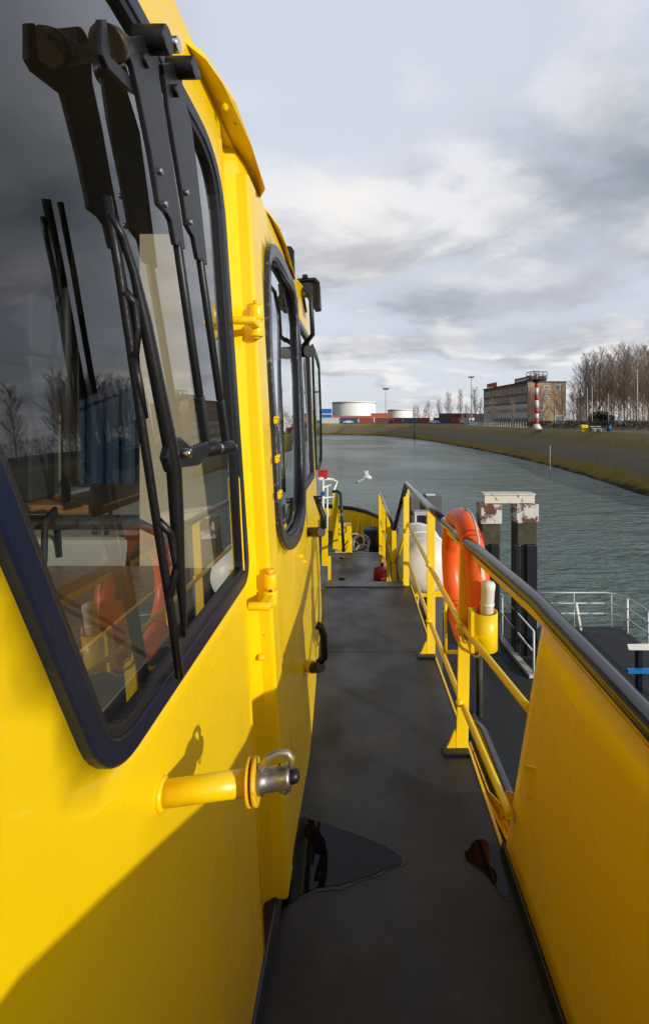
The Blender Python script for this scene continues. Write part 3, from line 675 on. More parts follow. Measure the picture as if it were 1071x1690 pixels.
# posts
def post(bx, by, tx, ty, Yb, wd, zb=0.0, zt=None, gusset=True, name='rail_post'):
    b_ = P(bx, by, Yb); b_.z = zb
    if zt is None: zt = RZ-.035
    Yt = F*(H-zt)/(ty-VY) if zt < H else Yb
    Yt = Yb+min(.25, max(-.1, Yt-Yb))
    t_ = Vector(((tx-VX)*Yt/F, Yt, zt))
    o = part(name, MB().bar(b_, t_, wd, .014, (0,1,0)), m_yel2, bevel=.002)
    if gusset: part('gusset', MB().prism([b_+Vector((-wd/2-.001,.006,.0)), b_+Vector((-wd/2-.055,.006,.0)), b_+Vector((-wd/2-.035,.006,.035)), b_+Vector((-wd/2-.010,.006,.095)), b_+Vector((-wd/2-.001,.006,.10))], (0,-.012,0)), m_yel2, o)
    if gusset: part('foot_plate', MB().box(b_.x-wd/2-.07, b_.x+wd/2, b_.y-.045, b_.y+.03, .001, .014), m_coam, o, bevel=.003)
    return o
post(762,1238,768,905,2.362,.060); post(711,1082,711,842,3.31,.058); post(670,967,670,801,4.70,.058, gusset=False)
post(650,966,650,876,5.2,.050,zp,H-1.2,False); post(641,963,641,850,6.15,.05,zp,H-1.2,False); post(633,932,633,832,6.95,.05,zp,H-1.2,False); post(628,914,627,814,7.55,.05,zp,H-1.19,False)
# lower and middle rails
for z, r_ in ((.61,.0155),(.225,.0155)):
    pts = [P(862 if z > .5 else 833, 1185 if z > .5 else 1328, 1.74), P(760,1035 if z > .5 else 1160, 2.39), P(709,932 if z > .5 else 1025, 3.33), P(673,860 if z > .5 else 925, 4.72)]
    for p in pts: p.z = z
    pts[0].x += .0
    pts = [p+Vector((.004,0,0)) for p in pts]
    part('side_rail', MB().tube([pts[0]+(pts[0]-pts[1])*.06]+pts, r_, 12), m_yel2)
    q = pts[3]; part('side_rail', MB().tube([q, Vector((P(650,0,5.2).x, 5.2, z-.58))], r_, 10), m_yel2)
    q2 = Vector((P(650,0,5.2).x, 5.2, z-.58)); part('side_rail', MB().tube([q2, Vector((P(641,0,6.15).x,6.15,z-.58)), Vector((P(628,0,7.55).x,7.55,z-.58))], r_, 10), m_yel2)
for p in ((762,1035),(762,1160)):
    q = P(p[0]-4, p[1], 2.36); part('weld_bead', MB().sphere(q, .021,.016,.019), m_yel2)
for p in ((710,932),(710,1025)):
    q = P(p[0]-3, p[1], 3.31); part('weld_bead', MB().sphere(q, .022,.016,.019), m_yel2)
# left-hand rails and posts at the steps, forward of the cabin
def up_post(x0, x1, y0, y1, Y, d=.014): 
    a = P((x0+x1)/2, y1, Y); b_ = P((x0+x1)/2, y0, Y); return part('stair_post', MB().bar(a, b_, (x1-x0)*Y/F, d, (0,1,0)), m_yel2, bevel=.002)
up_post(531,541,873,934,4.9); up_post(549,558,814,906,7.3)
up_post(541,546,918,967,4.95)
part('stair_rail', MB().tube([P(548,811,7.3),P(558,811,7.3),P(562,815,7.25),P(564,850,7.2),P(567,911,7.1)], .024, 10), m_rail)
part('stair_rail', MB().tube([P(528,790,5.6),P(548,791,7.4),P(556,795,7.6),P(550,811,7.4)], .02, 8), m_white)
part('step_bracket', MB().prism([P(558,908,7.6),P(581,912,7.6),P(581,890,7.6),P(576,881,7.6),P(560,881,7.6)], (0,.05,0)), m_yel2)
part('step_bracket', MB().tube([P(569,909,7.55),P(580,892,7.55)], .012, 6), m_yel)
part('deck_eye', MB().cyl(P(565,922,7.1), P(565,918,7.1), .04, 12), m_coam); part('deck_eye', MB().cyl(P(564,956,5.9), P(564,952,5.9), .04, 12), m_coam)
# signal-lamp stand at the corner
part('mast_stand', MB().tube([P(533,935,6.0),P(533,792,6.0)], .016, 8).tube([P(540,900,6.2),P(540,800,6.2)], .012, 8).tube([P(533,805,6.0),P(546,800,6.2)], .012, 8).tube([P(533,822,6.0),P(552,820,6.4)], .012, 8), m_white)
part('signal_lamp', MB().box(P(526,0,5.9).x, P(540,0,5.9).x, 5.85, 6.0, P(0,790,5.9).z, P(0,777,5.9).z).box(P(526,0,5.9).x, P(542,0,5.9).x, 5.84, 6.01, P(0,777,5.9).z, P(0,775,5.9).z), m_red, bevel=.005)
part('blue_box', MB().box(P(529,0,5.9).x, P(535,0,5.9).x, 5.88, 6.0, P(0,818,5.9).z, P(0,812,5.9).z), m_blue)
# open wind screen beyond the corner post
sc = [P(517,568,4.2),P(524,585,4.35),P(528,600,4.4),P(531,680,4.4),P(532,760,4.4),P(530,768,4.4),P(526,776,4.3),P(523,776,4.15)]
ws = part('wind_screen', MB().ring(sc, [p+(sum(sc, Vector())/8-p)*.10 for p in sc], (-.02,.012,0)), M('green_glass_edge', (.008,.03,.03), .3))
part('pane', MB().add([p+Vector((-.005,.006,0)) for p in sc], [tuple(range(8))]), m_clear, ws)

# foredeck machinery: windlass
wl = P(568,905,10.3); wl.z = zf
wn_ = part('windlass', MB().box(wl.x-.20, wl.x+.14, 10.2, 10.6, zf, zf+.35).box(wl.x-.12, wl.x+.16, 10.25, 10.5, zf+.35, zf+.50), m_yel2, bevel=.01)
part('drum', MB().cyl((wl.x-.05,10.18,zf+.50),(wl.x-.05,10.12,zf+.50),.11,20).cyl((wl.x-.05,10.2,zf+.80),(wl.x-.05,10.13,zf+.80),.07,18).box(wl.x-.14,wl.x+.16,10.21,10.4,zf+.50,zf+.94), m_yel2, wn_, bevel=.008)
random.seed(3); mb = MB()
for k in range(7):
    c0 = Vector((wl.x+.22+random.uniform(-.06,.2), 10.3+random.uniform(-.1,.1), zf+.35+random.uniform(0,.25)))
    mb.torus(c0, (random.uniform(-.5,.5),1,random.uniform(-.4,.4)), random.uniform(.1,.2), .013, 24, 6)
part('mooring_rope', mb, m_rope, wn_)

# puddles on the deck
def puddle(pts, label):
    q = [(G(*p).x, G(*p).y) for p in pts]; q = catmull(q, 6)
    q = [(x+.004*noise.noise(Vector((x*40,y*40,0))), y+.006*noise.noise(Vector((x*35,y*35,3)))) for x, y in q]
    o = build('puddle', MB().prism([(x, y, .0025) for x, y in q], (0,0,-.001)), m_wet); tag(o, label, 'puddle', 'puddles on the dark side deck')
    mx_ = sum(a for a, b_ in q)/len(q); my_ = sum(b_ for a, b_ in q)/len(q)
    rr = [(mx_+(x-mx_)*1.10+.010*noise.noise(Vector((x*22,y*22,7))), my_+(y-my_)*1.12+.012*noise.noise(Vector((x*20,y*20,9)))) for x, y in q]
    build('damp_edge', MB().prism([(x, y, .0012) for x, y in rr], (0,0,-.0004)), m_damp, o); return o
puddle([(487,1356),(520,1355),(555,1366),(600,1382),(630,1395),(658,1412),(662,1424),(640,1434),(610,1446),(565,1460),(520,1468),(482,1488),(466,1494),(476,1440)], 'large arrow-shaped puddle at the foot of the yellow cabin wall')
puddle([(766,1408),(772,1402),(784,1388),(797,1386),(806,1392),(818,1398),(822,1418),(832,1440),(838,1462),(836,1480),(826,1478),(816,1462),(802,1444),(784,1430),(770,1420)], 'small narrow puddle beside the yellow bulwark panel')

# ------------------------------------------------------------------ things carried on the tug
# lifebuoy
lc = Vector((.590,2.72,H-.905)); axn = Vector((1,.02,.03)).normalized()
lb = tag(empty('lifebuoy', lc), 'worn orange lifebuoy hanging outside the yellow railing', 'lifebuoy')
build('ring', MB().torus(lc, axn, .335, .060, 64, 20), m_orange, lb)
u = Vector((0,1,0)); v_ = Vector((0,0,1))
for a_ in (35,125,215,305):
    d = u*math.cos(R(a_))+v_*math.sin(R(a_)); tg = axn.cross(d)
    build('band', MB().torus(lc+d*.335, tg, .062, .0035, 24, 6).torus(lc+d*.335+tg*.035, tg, .062, .0025, 24, 6), m_red, lb)
pts = []
for k in range(33):
    a_ = 2*math.pi*k/32; r_ = .41+.025*math.cos(4*a_-R(140)); pts.append(lc+(u*math.cos(a_)+v_*math.sin(a_))*r_+axn*.01)
build('grab_line', MB().tube(pts, .006, 6), m_rope, lb)
bk = part('buoy_bracket', MB().tube([P(735,1076,2.9),P(735,985,2.9)], .011, 8).tube([P(735,1076,2.9),P(757,1076,2.6)], .011, 8), m_yel2)
# white tube in its holder
hc = Vector((P(799,0,2.28).x, 2.28, 0)); hz0 = P(0,1070,2.28).z; hz1 = P(0,1008,2.28).z
holder = part('tube_holder', MB().lathe((hc.x,hc.y,hz0), (0,0,1), [(0,0),(.058,0),(.062,.003),(.062,hz1-hz0),(.058,hz1-hz0),(.058,.01),(0,.01)], 32), m_yel2)
part('holder_plate', MB().box(hc.x-.075,hc.x-.058,2.24,2.30,hz0-.005,hz1+.01), m_yel2, holder, bevel=.002)
tb = tag(empty('signal_tube', (hc.x-.01,hc.y,hz0)), 'white plastic signal tube standing in a yellow round holder', 'tube')
build('tube', MB().lathe((hc.x+.004,hc.y,hz0+.01), (.05,0,1), [(0,0),(.031,0),(.031,.275),(.033,.278),(.033,.30),(.028,.31),(0,.312)], 28), m_tubew, tb)
build('cap_ring', MB().lathe((hc.x+.013,hc.y,hz0+.21), (.05,0,1), [(.032,0),(.034,.002),(.034,.010),(.032,.012)], 28), m_cream, tb)
# life raft canister
cc = Vector((.70,5.5,.09))
lr = tag(empty('liferaft_canister', (cc.x,cc.y,-.2)), 'white life raft canister lying outside the railing behind the posts', 'life raft')
build('shell', MB().lathe((cc.x,4.88,cc.z), (0,1,0), [(0,0),(.12,.01),(.22,.05),(.275,.12),(.285,.2),(.285,1.0),(.27,1.08),(.2,1.16),(0,1.2)], 40), m_cream, lr)
build('joint_band', MB().lathe((cc.x,5.36,cc.z), (0,1,0), [(.284,0),(.30,.006),(.30,.05),(.284,.056)], 40), m_cream, lr)
for y in (5.10, 5.80): build('strap', MB().lathe((cc.x,y,cc.z), (0,1,0), [(.285,0),(.291,.002),(.291,.035),(.285,.037)], 40), m_white, lr)
part('raft_cradle', MB().box(.47,.95,5.1,5.16,-.26,-.16).box(.47,.95,5.8,5.86,-.26,-.16).box(.47,.50,4.85,6.0,-.262,-.20), m_yel2)
# red lantern on the lower platform
q = G(627,958,zp)
rl = tag(empty('fuel_can', q), 'red can on a black tray at the edge of the lower deck', 'can')
build('body', MB().lathe(q+Vector((0,0,.03)), (0,0,1), [(0,0),(.085,0),(.09,.02),(.085,.12),(.07,.15),(.03,.17),(0,.17)], 20), m_red, rl)
build('cap', MB().cyl(q+Vector((.03,0,.20)), q+Vector((.03,0,.24)), .025, 10), m_brass, rl)
build('tray', MB().box(q.x-.11,q.x+.11,q.y-.1,q.y+.1,q.z+.001,q.z+.03), m_coam, rl, bevel=.005)
# blue bin on the foredeck
q = G(611,902,zf)
bn = tag(empty('storage_bin', q), 'dark blue lidded bin on the foredeck near the bow', 'bin')
build('body', MB().hexa([(q.x-.13,q.y-.13,q.z),(q.x+.13,q.y-.13,q.z),(q.x+.13,q.y+.13,q.z),(q.x-.13,q.y+.13,q.z),(q.x-.16,q.y-.16,q.z+.42),(q.x+.16,q.y-.16,q.z+.42),(q.x+.16,q.y+.16,q.z+.42),(q.x-.16,q.y+.16,q.z+.42)]), M('dark_blue_plastic', (.02,.03,.05), .5), bn, bevel=.02)
build('lid', MB().box(q.x-.17,q.x+.17,q.y-.17,q.y+.17,q.z+.425,q.z+.47), M('blue_plastic_lid', (.04,.10,.20), .5), bn, bevel=.01)
part('bollard', MB().cyl((q.x-.32,q.y-.1,zf),(q.x-.32,q.y-.1,zf+.36),.055,14).box(q.x-.36,q.x-.05,q.y-.3,q.y+.0,zf,zf+.04), m_grey, bevel=.005)

# inside the wheelhouse
q = Vector((-.95,1.55,.0))
tbl = tag(empty('chart_table', (-1.35,2.0,.03)), 'brown wooden chart table inside the wheelhouse', 'table')
build('tabletop', MB().box(-1.75,-.95,1.75,2.35,1.30,1.335), m_inwood, tbl, bevel=.006)
for x, y in ((-1.7,1.8),(-1.0,1.8),(-1.7,2.3),(-1.0,2.3)): build('leg', MB().cyl((x,y,.03),(x,y,1.30),.02,10), m_white, tbl)
tag(build('notebook', MB().box(-1.42,-1.20,1.95,2.10,1.337,1.352), m_paper, None, bevel=.002), 'white notebook lying on the chart table behind the glass', 'notebook')
cb = tag(empty('bench_seat', (-1.1,1.3,.03)), 'cream padded bench seat with a grey rail behind the big window', 'bench')
build('backrest', MB().prism([(-1.45,1.62,.70),(-.66,1.62,.70),(-.66,1.56,1.20),(-.72,1.55,1.26),(-1.40,1.55,1.26),(-1.45,1.56,1.20)], (0,.07,0)), M('cream_vinyl', (.50,.46,.38), .45, bump=.2), cb, bevel=.02)
build('seat', MB().box(-1.45,-.66,1.10,1.60,.48,.60), M('dark_red_vinyl', (.14,.04,.03), .5), cb, bevel=.03)
build('base', MB().box(-1.40,-.70,1.18,1.58,.03,.48), m_in, cb)
build('rail', MB().tube([(-1.50,1.50,.6),(-1.50,1.50,1.27),(-1.47,1.52,1.32),(-.70,1.52,1.32),(-.62,1.52,1.28),(-.60,1.52,1.1)], .026, 12), m_steel, cb)
bg_ = tag(empty('backpack', (-.98,1.40,.60)), 'black backpack hanging on the bench rail inside the cabin', 'backpack')
build('body', MB().prism([(-1.08,1.42,.72),(-.90,1.42,.70),(-.88,1.42,1.0),(-.93,1.42,1.10),(-1.02,1.42,1.12),(-1.09,1.42,1.0)], (0,.10,0)), m_bag, bg_, bevel=.02)
build('strap', MB().tube([(-.98,1.44,1.10),(-.97,1.45,1.22),(-.98,1.47,1.34),(-.99,1.53,1.36),(-.99,1.56,1.2)], .010, 8), m_bag, bg_)
pr = tag(empty('grab_pole', (-.98,.98,.03)), 'grey floor-to-shoulder pole with a side arm inside the cabin', 'pole')
build('upright', MB().tube([(-.98,1.02,.03),(-.98,1.02,1.55)], .017, 10), m_steel, pr); build('side_arm', MB().tube([(-.98,1.02,1.48),(-1.2,1.5,1.48)], .010, 8), m_steel, pr)
cur_ = tag(build('curtain', MB().add([Vector((-2.2+.04*i, 3.7+.03*math.sin(i*1.9), z)) for i in range(14) for z in (1.1,2.48)], [(2*i,2*i+2,2*i+3,2*i+1) for i in range(13)], True), m_curt), 'dark blue curtain hanging at the forward cabin windows', 'curtain')

# ------------------------------------------------------------------ mooring piles and pontoon
zpon = H-5.1; zwat = H-5.8
dl = tag(empty('mooring_dolphin', (3.35,10.5,zwat)), 'two weathered wooden piles with rusting white caps and a cream crossbeam', 'mooring piles')
for k, (x0, x1, yt, Y) in enumerate(((789,823,830,10.5),(846,882,829,10.5))):
    a = P(x0,yt,Y); b_ = P(x1,yt,Y); cxm = (a.x+b_.x)/2; wd = (b_.x-a.x)
    capz = a.z-(864-833)*Y/F
    pile = build('pile', MB().box(cxm-wd/2+.02,cxm+wd/2-.02,Y-wd/2+.02,Y+wd/2-.02,zwat-.5,capz+.01), m_wood, dl, bevel=.03)
    build('cap', MB().box(cxm-wd/2,cxm+wd/2,Y-wd/2,Y+wd/2,capz,a.z), m_capr, dl, bevel=.012)
    for ox, wdd in (((.06,.20),) if k == 0 else ((-.235,.12),(.07,.24))):
        build('fender_strip', MB().box(cxm+ox-wdd/2,cxm+ox+wdd/2,Y-wd/2-.07,Y-wd/2+.019,zwat,P(0,893,Y).z), m_coam, pile, bevel=.02)
build('crossbeam', MB().box(P(796,0,10.5).x,P(877,0,10.5).x,10.32,10.36,P(0,828,10.5).z,P(0,814.5,10.5).z).box(P(794,0,10.5).x,P(878,0,10.5).x,10.28,10.62,P(0,814.5,10.5).z,P(0,812.5,10.5).z).box(P(796,0,10.5).x,P(877,0,10.5).x,10.36,10.55,P(0,829.4,10.5).z,P(0,827.5,10.5).z), m_capb, dl)
# steel pile further off
sp = tag(empty('steel_mooring_pile', (1.25,9.4,zwat)), 'dark grey square steel mooring pile behind the sloping black handrail', 'mooring pile')
def bxp(x0, x1, y0, y1, Y, d, mt, nm, pr_, bev=.01, z0=None):
    return build(nm, MB().box(P(x0,0,Y).x, P(x1,0,Y).x, Y, Y+d, P(0,y1,Y).z if z0 is None else z0, P(0,y0,Y).z), mt, pr_, bevel=bev)
bxp(703,730,819,900,9.4,.45,m_grey,'column',sp,z0=zwat-.5); bxp(677,702,822,900,9.5,.4,m_grey,'column',sp,z0=zwat-.5)
bxp(683,705,845,851,9.1,.25,m_conc,'ledge',sp); bxp(684,687,851,875,9.05,.05,m_white,'ladder_rail',sp); bxp(690,703,852,900,9.2,.1,m_coam,'rubber_block',sp)
bxp(703,718,816,819,9.5,.1,m_white,'top_plate',sp)
# pontoon
pn = tag(empty('pontoon', (4,8,zwat)), 'black decked landing pontoon with white railings below the handrail', 'pontoon')
build('deck', MB().prism([(1.6,3.2,zpon),(6.4,3.2,zpon),(6.4,11.66,zpon),(4.3,11.66,zpon),(4.3,12.5,zpon),(1.6,12.5,zpon)], (0,0,-.08)), m_pont, pn)
build('float', MB().box(1.7,6.3,3.3,11.5,zwat-.4,zpon-.082), m_coam, pn)
def railing(pts, hs, posts, r_=.018, pr_=.016, nm='railing'):
    o = None
    for h in hs:
        x = build('rail', MB().tube([Vector((a,b_,zpon+h)) for a, b_ in pts], r_, 8), m_white, pn)
    for a, b_, rr in posts: build('rail_post', MB().cyl((a,b_,zpon),(a,b_,zpon+hs[-1]),rr,8), m_white, pn)
railing([(4.33,11.6),(5.2,11.6),(6.0,11.6),(6.22,11.5),(6.36,11.25),(6.38,10.6),(6.38,6)], (.35,.60,.86), [(4.33,11.6,.014),(5.23,11.6,.012),(6.15,11.6,.012),(6.36,11.3,.035),(6.38,10.5,.02),(6.38,9,.02),(6.38,7.5,.02)], .018)
railing([(3.42,9.35),(3.33,12.0),(3.1,12.4),(1.7,12.4)], (.50,.92), [(3.42,9.35,.022),(3.38,10.3,.022),(3.35,11.2,.02),(3.1,12.35,.02),(2.2,12.4,.02)], .018)
build('kerb', MB().bar((3.20,11.3,zpon+.05),(3.38,9.3,zpon+.05),.13,.07,(0,0,1)), m_conc, pn)
build('prop', MB().cyl(P(949,994,11.3),P(957,1040,11.2),.045,10), m_white, pn)
q = G(791,1182,zpon)
build('guide_pole', MB().cyl((q.x,q.y,zpon),(q.x,q.y,zpon+1.4),.055,12), m_wood, pn)
# gangway end
gw = tag(empty('gangway', (5.3,8.7,zpon)), 'gangway end with white and bright blue beams on the black pontoon', 'gangway')
build('top_beam', MB().hexa([P(1034,1063,8.5),P(1130,1061,8.5),P(1130,1061,8.62),P(1034,1063,8.62),P(1037,1073,8.5),P(1130,1074,8.5),P(1130,1074,8.62),P(1037,1073,8.62)]), m_white, gw, bevel=.005)
build('lower_beam', MB().box(P(1036,0,8.5).x,6.2,8.5,8.58,P(0,1112,8.5).z,P(0,1106,8.5).z), m_bbeam, gw)
build('post', MB().box(P(1054,0,8.6).x,P(1061,0,8.6).x,8.63,8.73,zpon,P(0,1066,8.6).z), m_navy, gw)
build('grating', MB().box(P(1044,0,7.6).x,6.2,6.0,7.9,zpon+.10,zpon+.14), m_grey, gw); build('hinge_block', MB().box(4.65,4.95,7.95,8.15,zpon,zpon+.12), m_coam, gw, bevel=.01)

# gull
gl_ = P(600,788,16)
gull = tag(empty('gull', gl_), 'white gull with grey wings flying low over the canal', 'gull')
def gp(px, py, d=0): return P(px, py, 16+d)
build('body', MB().tube([gp(597,789),gp(600,788),gp(604,787.2),gp(608,787.5),gp(611,789),gp(613,790)], [.01,.045,.075,.085,.06,.015], 12).sphere(gp(611,788),.05,.07,.045), m_white, gull)
build('wing', MB().prism([gp(603,786.5),gp(599,789),gp(594,793),gp(588,796),gp(589,797.5),gp(597,794),gp(603,791),gp(606,789)], (0,-.02,.02)), M('gull_grey', (.42,.44,.47), .7), gull)
build('wing_tip', MB().prism([gp(588,795.6),gp(586.6,796.6),gp(589,797.8),gp(590.5,796.8)], (0,-.022,.02)), m_coam, gull)
build('wing', MB().prism([gp(604,787,.05),gp(603,782,.2),gp(601,778,.3),gp(608,776,.3),gp(608,782,.2),gp(610,787,.05)], (0,.02,.0)), m_white, gull)

# ------------------------------------------------------------------ water, dike, ground
wt = build('water', MB().add([(-2500,-800,zwat),(2500,-800,zwat),(2500,2500,zwat),(-2500,2500,zwat)], [(0,1,2,3)]), m_water); wt['kind'] = 'structure'
wl_px = [(1071,820),(1000,797),(930,776),(860,758),(790,743),(730,732),(680,724),(620,719),(560,717),(530,716.5)]
low = [Vector((22.0,-120,0)), Vector((22.0,0,0))]+[G(a,b_,zwat) for a, b_ in wl_px]+[Vector((-60,196,0)),Vector((-400,205,0)),Vector((-900,215,0))]
zt_ = H-1.6
topd = []
for i, p in enumerate(low):
    a = low[max(0, i-1)]; b_ = low[min(len(low)-1, i+1)]; t_ = Vector((b_.x-a.x, b_.y-a.y, 0)).normalized(); nrm = Vector((t_.y, -t_.x, 0)); topd.append(p+nrm*9.0)
def resample(pts, n=10):
    out = []
    for i in range(len(pts)-1):
        p0, p1, p2, p3 = pts[max(0,i-1)], pts[i], pts[i+1], pts[min(len(pts)-1,i+2)]
        for j in range(n):
            t = j/n; out.append(.5*((2*p1)+(p2-p0)*t+(2*p0-5*p1+4*p2-p3)*t*t+(3*p1-p0-3*p2+p3)*t**3))
    out.append(pts[-1]); return out
lo, hi = resample(low), resample(topd); NS = 10; vs = []
for a, b_ in zip(lo, hi):
    for j in range(NS+1):
        s_ = j/NS; p = a.lerp(b_, s_*1.05-.05); z = lerp(zwat-.25, zt_, s_)
        z += .12*noise.noise(Vector((p.x*.25, p.y*.25, 1)))*(1 if 0 < j < NS else 0)+.15*math.sin(s_*math.pi)*.5
        vs.append((p.x+.25*noise.noise(Vector((p.x*.5,p.y*.5,4)))*(j < 3), p.y, z if j < NS else zt_))
fs = [(i*(NS+1)+j, (i+1)*(NS+1)+j, (i+1)*(NS+1)+j+1, i*(NS+1)+j+1) for i in range(len(lo)-1) for j in range(NS)]
o = build('dike_slope', MB().add(vs, fs, True), m_dike); o['kind'] = 'structure'
vs = []
for i, b_ in enumerate(hi):
    t_ = i/(len(hi)-1); ang = lerp(0, 1, sm((t_-.2)/.5)); d = Vector((math.cos(ang*math.pi/2), math.sin(ang*math.pi/2), 0))
    vs += [(b_.x, b_.y, zt_), (b_.x+d.x*2500+.0, b_.y+d.y*2500, zt_)]
o = build('ground', MB().add(vs, [(2*i, 2*i+1, 2*i+3, 2*i+2) for i in range(len(hi)-1)]), m_ground); o['kind'] = 'structure'
# quay road behind the dike
def gpt(px, Y, z=None): return Vector(((px-VX)*Y/F, Y, zt_ if z is None else z))

# marker poles in the water
mk = build('channel_marker', MB().cyl(G(684,727,zwat), G(684,727,zwat)+Vector((0,0,5.0)), .16, 8), m_coam); tag(mk, 'dark channel marker pole standing in the canal by the far bank', 'marker pole')
q = G(907,757,zwat); q = Vector(((907-VX)*50/F,50,-3.2))
mk = build('bank_pole', MB().cyl((q.x,q.y,-4.3), (q.x,q.y,P(0,735,50).z), .035, 6), m_conc); tag(mk, 'thin pale pole with a small arm at the foot of the right bank', 'pole')

# ------------------------------------------------------------------ trees
def tree_meshes(seed, h, spread, nl, nt_, up=.75):
    rnd = random.Random(seed); tr = MB(); cr_ = MB()
    pts = [Vector((0,0,-.3))]; 
    for i in range(1, 8): pts.append(Vector((pts[-1].x+rnd.uniform(-.12,.12), pts[-1].y+rnd.uniform(-.12,.12), h*.93*i/7)))
    rad = [h*.0085*(1-.82*i/7) for i in range(8)]
    tr.tube(pts, rad, 7)
    def at(t):
        f_ = t*7; i = min(6, int(f_)); return pts[i].lerp(pts[i+1], f_-i)
    for k in range(nl):
        t = .18+.80*(k/nl)**.9; p = at(t); a = k*2.4+rnd.uniform(-.5,.5); ln = spread*(1-t*.62)*rnd.uniform(.7,1.15)
        d = Vector((math.cos(a), math.sin(a), up*1.2+rnd.uniform(-.1,.5))).normalized()
        q = [p]; 
        for s_ in range(4):
            d = (d+Vector((rnd.uniform(-.15,.15), rnd.uniform(-.15,.15), .16*up))).normalized(); q.append(q[-1]+d*ln/4)
        r0 = h*.0048*(1.15-t)
        tr.tube(q, [r0, r0*.8, r0*.6, r0*.42, r0*.25], 4, cap=False)
        for j in range(nt_):
            u_ = rnd.uniform(.15,1); i = min(3, int(u_*4)); p2 = q[i].lerp(q[i+1], u_*4-i)
            d2 = (d+Vector((rnd.uniform(-.9,.9), rnd.uniform(-.9,.9), rnd.uniform(-.1,.8)))).normalized(); l2 = ln*rnd.uniform(.25,.5)
            p3 = p2+d2*l2*.5; d2 = (d2+Vector((0,0,.35))).normalized(); p4 = p3+d2*l2*.5
            r2 = max(.020, r0*.28); cr_.tube([p2, p3, p4], [r2, r2*.7, r2*.35], 3, cap=False, smooth=False)
            for m_ in range(5):
                w_ = rnd.uniform(.2,1); p5 = p2.lerp(p4, w_); d3 = (d2+Vector((rnd.uniform(-1,1), rnd.uniform(-1,1), rnd.uniform(-.2,.9)))).normalized()
                cr_.tube([p5, p5+d3*l2*.45], [r2*.55, r2*.25], 3, cap=False, smooth=False)
    return tr, cr_
def proto_tree(name, seed, h, spread, nl, nt_, up=.75):
    a, b_ = tree_meshes(seed, h, spread, nl, nt_, up); e_ = empty(name, (0,0,0)); build('trunk', a, m_bark, e_, weld=False); build('crown', b_, m_twig, e_, weld=False); return e_, h
protos = [proto_tree('bare_poplar', 1, 20, 6.4, 34, 16, .8), proto_tree('bare_poplar', 2, 20, 7.4, 38, 15, .7), proto_tree('bare_poplar', 3, 20, 5.4, 34, 15, .95)]
smalls = [proto_tree('bare_tree', 4, 8, 2.6, 22, 12, .75), proto_tree('bare_tree', 5, 8, 2.2, 20, 12, .9)]
used = set()
def plant(pool, i, px, Y, height, label, group, rz=0):
    e_, h = pool[i % len(pool)]
    if e_.name in used: e_ = copy_tree(e_)
    else: used.add(e_.name)
    e_.location = gpt(px, Y); e_.scale = (height/h,)*3; e_.rotation_euler = (0,0,rz); tag(e_, label, 'tree', group)
rt = random.Random(5)
G1 = 'bare poplars in the grove right of the brick building'
big = [(945,150,14,'slender bare tree at the brick building end of the poplar grove'),(957,140,18,'bare poplar, second of the grove from the brick building'),(968,128,20,None),(979,136,21,None),(989,126,20,None),(1000,140,22,None),(1009,122,20,None),(1020,134,22,None),(1030,122,21,None),(1040,138,23,None),(1050,118,20.5,None),(1060,130,22,None),(1069,120,21,None),(1083,118,21,None)]
for i, (px, Y, hh, lab) in enumerate(big):
    plant(protos, i, px, Y, hh*rt.uniform(.95,1.03), lab or 'tall bare brown poplar inside the dense winter grove', G1, rt.uniform(0,6))
    if i > 1: plant(protos, i+1, px+4, Y+28, hh, 'tall bare brown poplar inside the dense winter grove', G1, rt.uniform(0,6))
for i in range(13):      # the grove goes on to the right, mirrored in the wheelhouse glass
    Yq = 112-i*6+rt.uniform(-3,3); e_ = copy_tree(protos[i % 3][0]); e_.location = (84+rt.uniform(-5,8)+ (i%3)*4, Yq, zt_); e_.scale = (rt.uniform(.9,1.1),)*3; e_.rotation_euler = (0,0,rt.uniform(0,6)); tag(e_, 'bare poplar of the grove mirrored in the wheelhouse glass', 'tree', 'poplars mirrored in the glass')
G2 = 'small bare trees along the quay'
for i, (px, Y, hh, lab) in enumerate(((683,260,10,'low rounded bare tree beside the dark channel marker'),(690,262,10,'low bare tree just right of the channel marker'),(706,250,12,'bare tree over the red containers, left of the quay trees'),(724,255,13,'bare tree standing between the red and grey containers'),(740,250,16,'tall bare tree left of the tall light mast'),(760,235,17,'tall bare tree close to the light mast, on its left'),(783,205,16,'tall bare tree just right of the light mast'),(793,190,11,'bare tree at the far corner of the brick building'),(812,140,8,'small bare tree in front of the white ground floor'),(846,97,6.2,'nearest small bare tree beside the red and white tower'),(700,275,9,'distant low bare tree behind the grey containers'),(770,260,11,'distant bare tree behind the tall light mast'))):
    plant(smalls if hh < 12.5 else protos, i, px, Y, hh, lab, G2, rt.uniform(0,6))

tl = MB(); rq = random.Random(21)
for k in range(5200):
    t = rq.random(); p = gpt(640, 420).lerp(gpt(940, 330), t) if k % 2 else gpt(930, 190).lerp(gpt(1200, 150), t)
    p = p+Vector((rq.uniform(-3,3), rq.uniform(-3,3), 0)); hh = (6+3*noise.noise(Vector((p.x*.08,0,0))))*rq.random()
    q_ = p+Vector((rq.uniform(-.9,.9), rq.uniform(-.9,.9), hh)); d_ = Vector((rq.uniform(-.8,.8), rq.uniform(-.8,.8), rq.uniform(.5,1.4)))
    tl.tube([q_, q_+d_*1.3], [.06,.02], 3, cap=False, smooth=False)
tag(build('distant_treeline', tl, m_twig, weld=False), None, None, kind='stuff')
